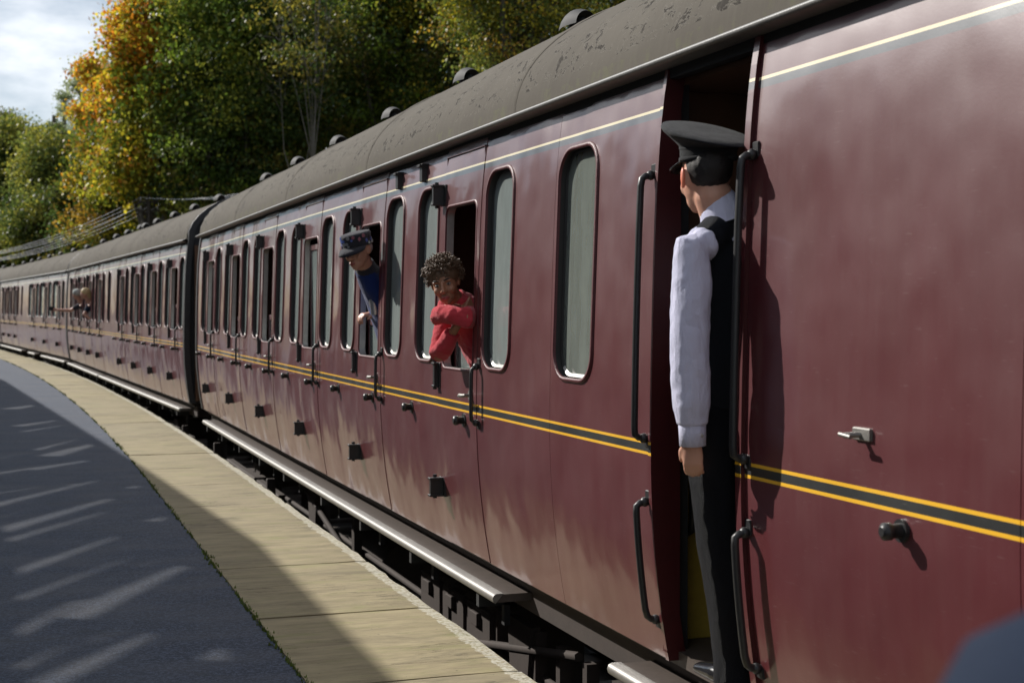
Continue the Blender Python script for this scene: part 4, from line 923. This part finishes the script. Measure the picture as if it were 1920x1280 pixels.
for hx, hy, kx, ky, fx, fy in ((2.085, 4.095, 2.12, 4.105, 2.17, 4.095), (2.19, 4.14, 2.27, 4.20, 2.33, 4.16)):
    t_.tube([(hx, hy, 1.24), (hx + .003, hy, 1.12), ((hx + kx) / 2, (hy + ky) / 2, .97), (kx, ky, .80), ((kx + fx) / 2, (ky + fy) / 2, .62), (fx, fy, .45), (fx, fy - .01, .350)], [.078, .084, .080, .074, .070, .068, .074], 20)
t_.tube([(2.132, 4.115, 1.31), (2.135, 4.117, 1.22), (2.138, 4.12, 1.12)], [(.094, .122), (.10, .134), (.098, .136)], 20, up=(0, 1, 0))
remesh('trousers', t_, .008, M['trouser'], G, 2, wrinkle=.006, wscale=(9, 9, 6))
s2 = MB()
for fx, fy in ((2.17, 4.095), (2.33, 4.16)): chain(s2, [(fx, fy - .04, .365), (fx - .01, fy + .08, .362), (fx - .015, fy + .20, .352)], [(.030, .040), (.034, .046), (.02, .036)], 14, up=(0, 0, 1))
remesh('shoe', s2, .007, M['patent'], G, 1)
# cap: tilted lathe: band, flared crown, flat top; peak
def lathe(mb, prof_, Lf, n=36, sq=(1, 1)):
    v = [Lf(r * math.cos(2 * math.pi * j / n) * sq[0], r * math.sin(2 * math.pi * j / n) * sq[1], z) for r, z in prof_ for j in range(n)]
    mb.add(v, [(i * n + j, i * n + (j + 1) % n, (i + 1) * n + (j + 1) % n, (i + 1) * n + j) for i in range(len(prof_) - 1) for j in range(n)], 0, True)
capf = Vector((-math.sin(fa), math.cos(fa), .02)).normalized(); capu = (Vector((-.05, .0, 1)) - capf * Vector((-.05, 0, 1)).dot(capf)).normalized(); capr = capf.cross(capu); CM = Matrix((capr, capf, capu)).transposed(); CC = HC + Vector((.005, -.012, .055))
CL = lambda x, y, z: CC + CM @ Vector((x, y - max(0, z) * .06, z * .86 + .34 * (y - .01) * min(1, max(0, z - .03) / .07)))
c_ = MB(); lathe(c_, [(.079, -.006), (.086, -.004), (.0875, .020), (.0885, .045), (.092, .052), (.120, .074), (.141, .088), (.147, .096), (.144, .103), (.120, .110), (.06, .112), (.002, .108)], CL, 40, (1, 1.06)); co_ = c_.build('cap', M['feltcap'], G)
c_ = MB(); lathe(c_, [(.0875, .000), (.0905, .002), (.0905, .012), (.0885, .014)], CL, 40, (1, 1.06)); lathe(c_, [(.0893, .040), (.0905, .042), (.0905, .046), (.0893, .048)], CL, 40, (1, 1.06)); c_.build('cap_band', M['feltcap'], co_)
c_ = MB(); v = []; n = 16
for i in range(n + 1):
    a = R(25 + 130 * i / n); s1 = math.sin(math.pi * i / n) ** .6
    v += [tuple(CL(.086 * math.cos(a), .091 * math.sin(a), .002)), tuple(CL((.088 + .020 * s1) * math.cos(a), (.094 + .028 * s1) * math.sin(a), -.016 * s1)), tuple(CL((.090 + .036 * s1) * math.cos(a), (.096 + .050 * s1) * math.sin(a), -.036 * s1)), tuple(CL((.089 + .034 * s1) * math.cos(a), (.095 + .047 * s1) * math.sin(a), -.039 * s1 - .003)), tuple(CL(.085 * math.cos(a), .090 * math.sin(a), -.006))]
c_.add(v, [(i * 5 + j, i * 5 + j + 1, i * 5 + 5 + j + 1, i * 5 + 5 + j) for i in range(n) for j in range(4)], 0, True); c_.build('cap_peak', M['patent'], co_)

# --- boy with curly hair leaning on the door window
B_ = person('curly haired child in red sweatshirt resting chin on folded arms at the open door window')
bc = Vector((2.025, 6.86, 1.662)); toC = (Vector((0.05, 0, 1.40)) - bc).normalized(); up_ = Vector((-.18, .12, 1))
fwd = (toC + Vector((-.10, .15, -.16))).normalized()
b = MB(); bl, bR = head(b, bc, fwd, up_, .92)
chain(b, [bc + Vector((.03, .03, -.04)), bc + Vector((.09, .08, -.10))], [.045, .05], 12)
b.tube([bc + Vector((.08, .07, -.09)), (2.22, 6.96, 1.42), (2.36, 6.98, 1.15), (2.42, 6.98, .95)], [(.07, .12), (.10, .15), (.10, .13), (.10, .13)], 16, up=(1, 0, 0))
rs, re_, rw = Vector((2.10, 7.06, 1.545)), Vector((2.015, 6.93, 1.30)), Vector((2.065, 6.78, 1.462))
ls, le, lw = Vector((2.19, 6.82, 1.50)), Vector((2.07, 6.67, 1.495)), Vector((1.995, 6.79, 1.515))
for S_, E_, W_ in ((rs, re_, rw), (ls, le, lw)): chain(b, [S_, E_, W_], [.036, .030, .022], 12)
hand(b, rw, (.02, -.02, 1), (-.3, -.8, 0), (-1, 0, 0), .8, .9); hand(b, lw, (-.1, .9, -.1), (0, -.2, -1), (0, 0, 1), .8, 1.2)
for q in (-.07, .07): chain(b, [(2.45, 6.98 + q, .95), (2.5, 6.98 + q, .62), (2.52, 6.98 + q, .37)], [.06, .045, .035], 10)
sc_ = [(tuple(bl(q * .031, .078, .010)), .014, tuple((bR @ Vector((0, -1, 0))) * .010)) for q in (-1, 1)]
bo_ = remesh('body', b, .005, M['skin_brown'], B_, 1, sc_); face_bits(bl, bR, .92, B_)
# curly hair: base cap + many small curls
r7 = random.Random(9); h = MB(); h.ell(bl(0, -.022, .050), (.082, .095, .080), 18, 12, 0, bR)
ho = remesh('hair', h, .008, M['hair_dark'], B_, 1, wrinkle=.004, wscale=(60, 60, 60))
cu = MB()
for k in range(900):
    th = r7.uniform(0, 2 * math.pi); ph = math.acos(r7.uniform(-.45, 1)); d = Vector((math.sin(ph) * math.cos(th), math.sin(ph) * math.sin(th), math.cos(ph)))
    if d.y > .30 and d.z < .20: continue
    rr_ = r7.uniform(.93, 1.17); p0 = Vector((d.x * .086 * rr_, -.022 + d.y * .098 * rr_, .052 + d.z * .086 * rr_)); cr = r7.uniform(.005, .010); ax = Vector((r7.gauss(0, 1), r7.gauss(0, 1), r7.gauss(0, 1))).normalized(); e1 = ax.orthogonal().normalized(); e2 = ax.cross(e1); nn = 9
    pts = [bl(*(p0 + (e1 * math.cos(j * .9) + e2 * math.sin(j * .9)) * cr + d * (j * .0018))) for j in range(nn)]
    cu.tube(pts, .0022, 4, caps=False)
cu.build('hair_curls', M['hair_dark'], B_)
s_ = MB()
s_.tube([rs + Vector((.06, -.04, .01)), rs, rs.lerp(re_, .5), re_ + Vector((0, 0, .01)), re_.lerp(rw, .25), re_.lerp(rw, .66), re_.lerp(rw, .74)], [.055, .058, .055, .050, .050, .042, .036], 18)
s_.tube([ls + Vector((.05, .03, 0)), ls, le, le.lerp(lw, .5), lw, lw + Vector((-.008, .045, -.008)), lw + Vector((-.01, .085, -.03))], [.055, .056, .052, .047, .044, .043, .034], 18)
s_.tube([bc + Vector((.065, .055, -.065)), (2.13, 6.94, 1.55), (2.24, 6.97, 1.40), (2.36, 6.98, 1.15), (2.42, 6.98, .95)], [(.05, .07), (.085, .14), (.115, .165), (.115, .15), (.11, .15)], 18, up=(1, 0, 0))
remesh('sweatshirt', s_, .006, M['redknit'], B_, 2, wrinkle=.006, wscale=(16, 16, 22))
t_ = MB()
for q in (-.07, .07): t_.tube([(2.42, 6.98 + q, 1.0), (2.45, 6.98 + q, .9), (2.5, 6.98 + q, .62), (2.52, 6.98 + q, .36)], [.085, .085, .065, .06], 14)
remesh('trousers', t_, .01, M['darkcloth'], B_)

# --- man in a badge-covered cap
N_ = person('man in badge covered cap and blue jacket leaning from the second door window')
mc = Vector((1.995, 8.63, 1.885)); mf = (Vector((-.62, -.62, -.22))).normalized(); mu = Vector((-.25, -.1, 1))
b = MB(); ml, mR = head(b, mc, mf, mu, 1.0)
chain(b, [mc + Vector((.03, .03, -.05)), mc + Vector((.10, .12, -.16))], [.054, .058], 12)
b.tube([mc + Vector((.10, .13, -.16)), (2.24, 8.86, 1.55), (2.34, 8.90, 1.25), (2.36, 8.92, 1.02)], [(.055, .08), (.085, .15), (.10, .15), (.10, .14)], 16, up=(1, 0, 0))
ms, me_, mw = Vector((2.20, 8.98, 1.62)), Vector((2.24, 8.98, 1.42)), Vector((2.15, 8.87, 1.50))
chain(b, [ms, me_, mw], [.046, .038, .026], 12); chain(b, [(2.3, 8.74, 1.62), (2.36, 8.7, 1.36), (2.3, 8.74, 1.2)], [.046, .036, .026], 12)
hand(b, mw, (-.9, -.25, -.05), (-.1, 0, -1), (0, -1, 0), .95, 1.1); hand(b, (2.3, 8.74, 1.2), (-.2, .1, -1), (0, 1, 0), (-1, 0, 0), .95, .8)
for q in (-.09, .09): chain(b, [(2.38, 8.92 + q, 1.05), (2.42, 8.92 + q, .72), (2.44, 8.92 + q, .37)], [.08, .055, .04], 10)
sc_ = [(tuple(ml(q * .031, .082, .010)), .015, tuple((mR @ Vector((0, -1, 0))) * .012)) for q in (-1, 1)] + [(tuple(ml(q * .058, .06, -.035)), .02, tuple((mR @ Vector((-q, 0, 0))) * .008)) for q in (-1, 1)]
remesh('body', b, .006, M['skin_ruddy'], N_, 1, sc_); face_bits(ml, mR, 1.0, N_)
h = MB(); h.ell(ml(0, -.03, .01), (.078, .082, .055), 16, 10, 0, mR); remesh('hair', h, .008, M['hair_grey'], N_, 1, wrinkle=.002, wscale=(80, 80, 40))
ML = lambda x, y, z: ml(x, y, z)
c_ = MB(); lathe(c_, [(.080, .030), (.086, .032), (.088, .055), (.090, .085), (.094, .100), (.086, .112), (.05, .118), (.002, .119)], lambda x, y, z: ml(x, y - .008, z + .03 * max(0, -y) * 0), 30, (1, 1.12)); co_ = c_.build('cap', M['darkcloth'], N_)
c_ = MB(); v = []; n = 14
for i in range(n + 1):
    a = R(22 + 136 * i / n); s1 = math.sin(math.pi * i / n) ** .5
    v += [tuple(ml(.086 * math.cos(a), -.008 + .096 * math.sin(a), .036)), tuple(ml((.088 + .03 * s1) * math.cos(a), -.008 + (.098 + .045 * s1) * math.sin(a), .032 - .010 * s1)), tuple(ml((.088 + .035 * s1) * math.cos(a), -.008 + (.098 + .075 * s1) * math.sin(a), .026 - .030 * s1)), tuple(ml(.085 * math.cos(a), -.008 + .095 * math.sin(a), .026))]
c_.add(v, [(i * 4 + j, i * 4 + j + 1, i * 4 + 4 + j + 1, i * 4 + 4 + j) for i in range(n) for j in range(3)], 0, True); c_.build('cap_peak', M['darkcloth'], co_)
r8 = random.Random(4)
for k in range(34):
    a = R(r8.uniform(-30, 210)); z_ = r8.choice((.045, .062, .080, .096)); rr_ = .090; p_ = ml(rr_ * math.cos(a), -.008 + rr_ * 1.12 * math.sin(a), z_); nv = (mR @ Vector((math.cos(a), math.sin(a), 0))).normalized()
    q = MB(); w_ = r8.uniform(.007, .013)
    if r8.random() < .5: q.tube([p_ - nv * .001, p_ + nv * .004], w_, 10, up=(0, 0, 1))
    else: q.tube([p_ - nv * .001, p_ + nv * .0035], (w_ * 1.3), 4, up=(0, 0, 1), flat=.7)
    q.build('badge', M[r8.choice(('badge_pink', 'badge_silver', 'badge_silver', 'badge_silver', 'badge_blue', 'badge_blue', 'blackmatt', 'curtain'))], co_)
s_ = MB(); s_.tube([mc + Vector((.06, .075, -.10)), mc + Vector((.10, .12, -.16)), (2.19, 8.84, 1.64), (2.25, 8.87, 1.52), (2.34, 8.90, 1.25), (2.36, 8.92, 1.02)], [(.068, .072), (.08, .12), (.115, .19), (.125, .20), (.125, .18), (.12, .17)], 18, up=(1, 0, 0))
s_.tube([ms, me_, me_.lerp(mw, .75)], [.064, .055, .040], 16); s_.tube([(2.3, 8.74, 1.62), (2.36, 8.7, 1.36), (2.31, 8.73, 1.23)], [.064, .052, .040], 16)
remesh('jacket', s_, .009, M['blue'], N_, 2, wrinkle=.004)
q = MB(); q.tube([(2.085, 8.76, 1.73), (2.10, 8.765, 1.62), (2.115, 8.80, 1.50)], .006, 6); q.build('lanyard', M['lanyard'], N_)
q = MB(); q.tube([(2.10, 8.72, 1.75), (2.105, 8.72, 1.68), (2.115, 8.73, 1.58), (2.125, 8.74, 1.50)], [.022, .028, .03, .025], 8); q.build('scarf', M['badge_silver'], N_)
q = MB(); q.tube([mc + Vector((.05, .06, -.075)), mc + Vector((.085, .10, -.13)), (2.17, 8.80, 1.66)], [(.062, .062), (.075, .09), (.10, .14)], 16, up=(1, 0, 0)); q.build('shirt', M['darkcloth'], N_)
t_ = MB()
for q in (-.09, .09): t_.tube([(2.36, 8.92 + q, 1.1), (2.38, 8.92 + q, 1.0), (2.42, 8.92 + q, .72), (2.44, 8.92 + q, .36)], [.10, .10, .075, .07], 14)
remesh('trousers', t_, .012, M['darkcloth'], N_)

# --- two far passengers leaning from the second coach
def coachB(xl, s, z): 
    a = R(2.9); return Vector((2.08 + xl * math.cos(a) - s * math.sin(a), 18.95 + s * math.cos(a) + xl * math.sin(a), z))
for lb, s, hair, cap, top, arm in (('passenger in pale cap holding a camera out of the far door window', 13.50, 'hair_grey', 'curtain', 'darkcloth', True), ('blonde passenger in dark clothes leaning out of the second coach', 11.72, 'hair_blonde', None, 'navy', False)):
    P_ = person(lb); hc = coachB(-.10, s - .1, 1.80); b = MB(); pl, pR = head(b, hc, (-.6, .7, -.1) if arm else (-.8, -.2, -.1), (0, 0, 1), .92)
    chain(b, [hc + Vector((.02, .02, -.05)), hc + Vector((.10, .05, -.18))], [.055, .06], 10); b.tube([hc + Vector((.08, .05, -.16)), coachB(.10, s, 1.55), coachB(.28, s, 1.2), coachB(.30, s, 1.0)], [(.07, .13), (.11, .16), (.11, .15), (.11, .15)], 12, up=(1, 0, 0))
    if arm:
        A0, A1, A2 = coachB(.0, s - .05, 1.58), coachB(-.22, s + .05, 1.46), coachB(-.50, s + .20, 1.47)
    else: A0, A1, A2 = coachB(.0, s - .05, 1.58), coachB(-.12, s - .10, 1.38), coachB(-.02, s - .18, 1.30)
    chain(b, [A0, A1, A2], [.05, .04, .028], 10); hand(b, A2, (A2 - A1), (0, 1, 0), (0, 0, 1), 1, .9)
    for q in (-.09, .09): chain(b, [coachB(.32, s + q, 1.0), coachB(.34, s + q, .7), coachB(.34, s + q, .37)], [.08, .055, .04], 8)
    remesh('body', b, .012, M['skin_ruddy'], P_, 1)
    h = MB(); h.ell(pl(0, -.02, .045), (.086, .10, .085), 14, 10, 0, pR)
    if hair == 'hair_blonde': chain(h, [pl(0, -.06, .02), pl(0, -.08, -.08)], [.07, .05], 10)
    remesh('hair', h, .012, M[hair], P_, 1, wrinkle=.004, wscale=(40, 40, 30))
    if cap:
        c_ = MB(); lathe(c_, [(.088, .03), (.092, .06), (.085, .10), (.05, .125), (.002, .13)], lambda x, y, z: pl(x, y - .01, z), 20, (1, 1.1)); c_.build('cap', M[cap], P_)
    j_ = MB(); j_.tube([hc + Vector((.09, .05, -.17)), coachB(.10, s, 1.55), coachB(.28, s, 1.2), coachB(.30, s, .98)], [(.08, .13), (.125, .175), (.125, .165), (.12, .16)], 14, up=(1, 0, 0)); chain(j_, [A0, A0.lerp(A1, .6)], [.062, .055], 12); remesh('jacket', j_, .013, M[top], P_, 1)
    if arm:
        cmr = MB(); q = A2 + (A2 - A1).normalized() * .10; cmr.box((q.x - .06, q.y - .03, q.z - .02), (q.x + .06, q.y + .03, q.z + .07), 0, .006); cmr.tube([(q.x, q.y + .02, q.z + .02), (q.x - .02, q.y + .09, q.z + .02)], .03, 12)
        cc_ = cmr.build('camera', M['blackmatt']); cc_['label'] = 'small black camera held out of the far door window'; cc_['category'] = 'camera'

# --- child in a navy cap right beside the camera (out of focus, lower right corner)
Kd = person('blurred figure in navy blue cap close by at the lower right corner'); kc = Vector((.514, .561, 1.277))
b = MB(); kl, kR = head(b, kc, (.5, .86, 0), (0, 0, 1), .98); chain(b, [kc + Vector((0, 0, -.05)), kc + Vector((0, 0, -.17))], [.045, .05], 12)
b.tube([kc + Vector((0, 0, -.16)), kc + Vector((0, 0, -.26)), kc + Vector((0, 0, -.55)), kc + Vector((0, 0, -.68))], [(.06, .12), (.09, .15), (.085, .12), (.09, .13)], 14, up=(.5, .86, 0))
for q in (-1, 1):
    sd = Vector((.86, -.5, 0)) * q; chain(b, [kc + sd * .13 + Vector((0, 0, -.22)), kc + sd * .18 + Vector((0, 0, -.44)), kc + sd * .17 + Vector((.04, .06, -.64))], [.042, .034, .024], 10); hand(b, kc + sd * .17 + Vector((.04, .06, -.64)), (.05, .1, -1), -sd, (.5, .86, 0), .85, .5)
    chain(b, [kc + sd * .075 + Vector((0, 0, -.68)), kc + sd * .08 + Vector((0, 0, -.95)), kc + sd * .08 + Vector((0, 0, -1.21))], [.072, .05, .036], 10); chain(b, [kc + sd * .08 + Vector((0, 0, -1.245)), kc + sd * .08 + Vector((.07, .12, -1.25))], [.028, .026], 8)
remesh('body', b, .012, M['skin_pale'], Kd, 1)
c_ = MB(); lathe(c_, [(.085, .0), (.094, .004), (.099, .04), (.097, .075), (.082, .105), (.05, .124), (.002, .132)], lambda x, y, z: kl(x, y - .01, z), 30, (1, 1.12)); c_.build('cap', M['navy'], Kd)
j_ = MB(); j_.tube([kc + Vector((0, 0, -.15)), kc + Vector((0, 0, -.26)), kc + Vector((0, 0, -.55)), kc + Vector((0, 0, -.72))], [(.07, .09), (.105, .165), (.10, .14), (.105, .15)], 16, up=(.5, .86, 0))
for q in (-1, 1): sd = Vector((.86, -.5, 0)) * q; j_.tube([kc + sd * .12 + Vector((0, 0, -.21)), kc + sd * .18 + Vector((0, 0, -.44)), kc + sd * .17 + Vector((.035, .05, -.61))], [.056, .048, .038], 12)
remesh('jacket', j_, .012, M['navy'], Kd, 1)
t_ = MB()
for q in (-1, 1): sd = Vector((.86, -.5, 0)) * q; t_.tube([kc + sd * .07 + Vector((0, 0, -.66)), kc + sd * .08 + Vector((0, 0, -.95)), kc + sd * .08 + Vector((0, 0, -1.23))], [.088, .066, .058], 14)
remesh('trousers', t_, .012, M['darkcloth'], Kd, 1)
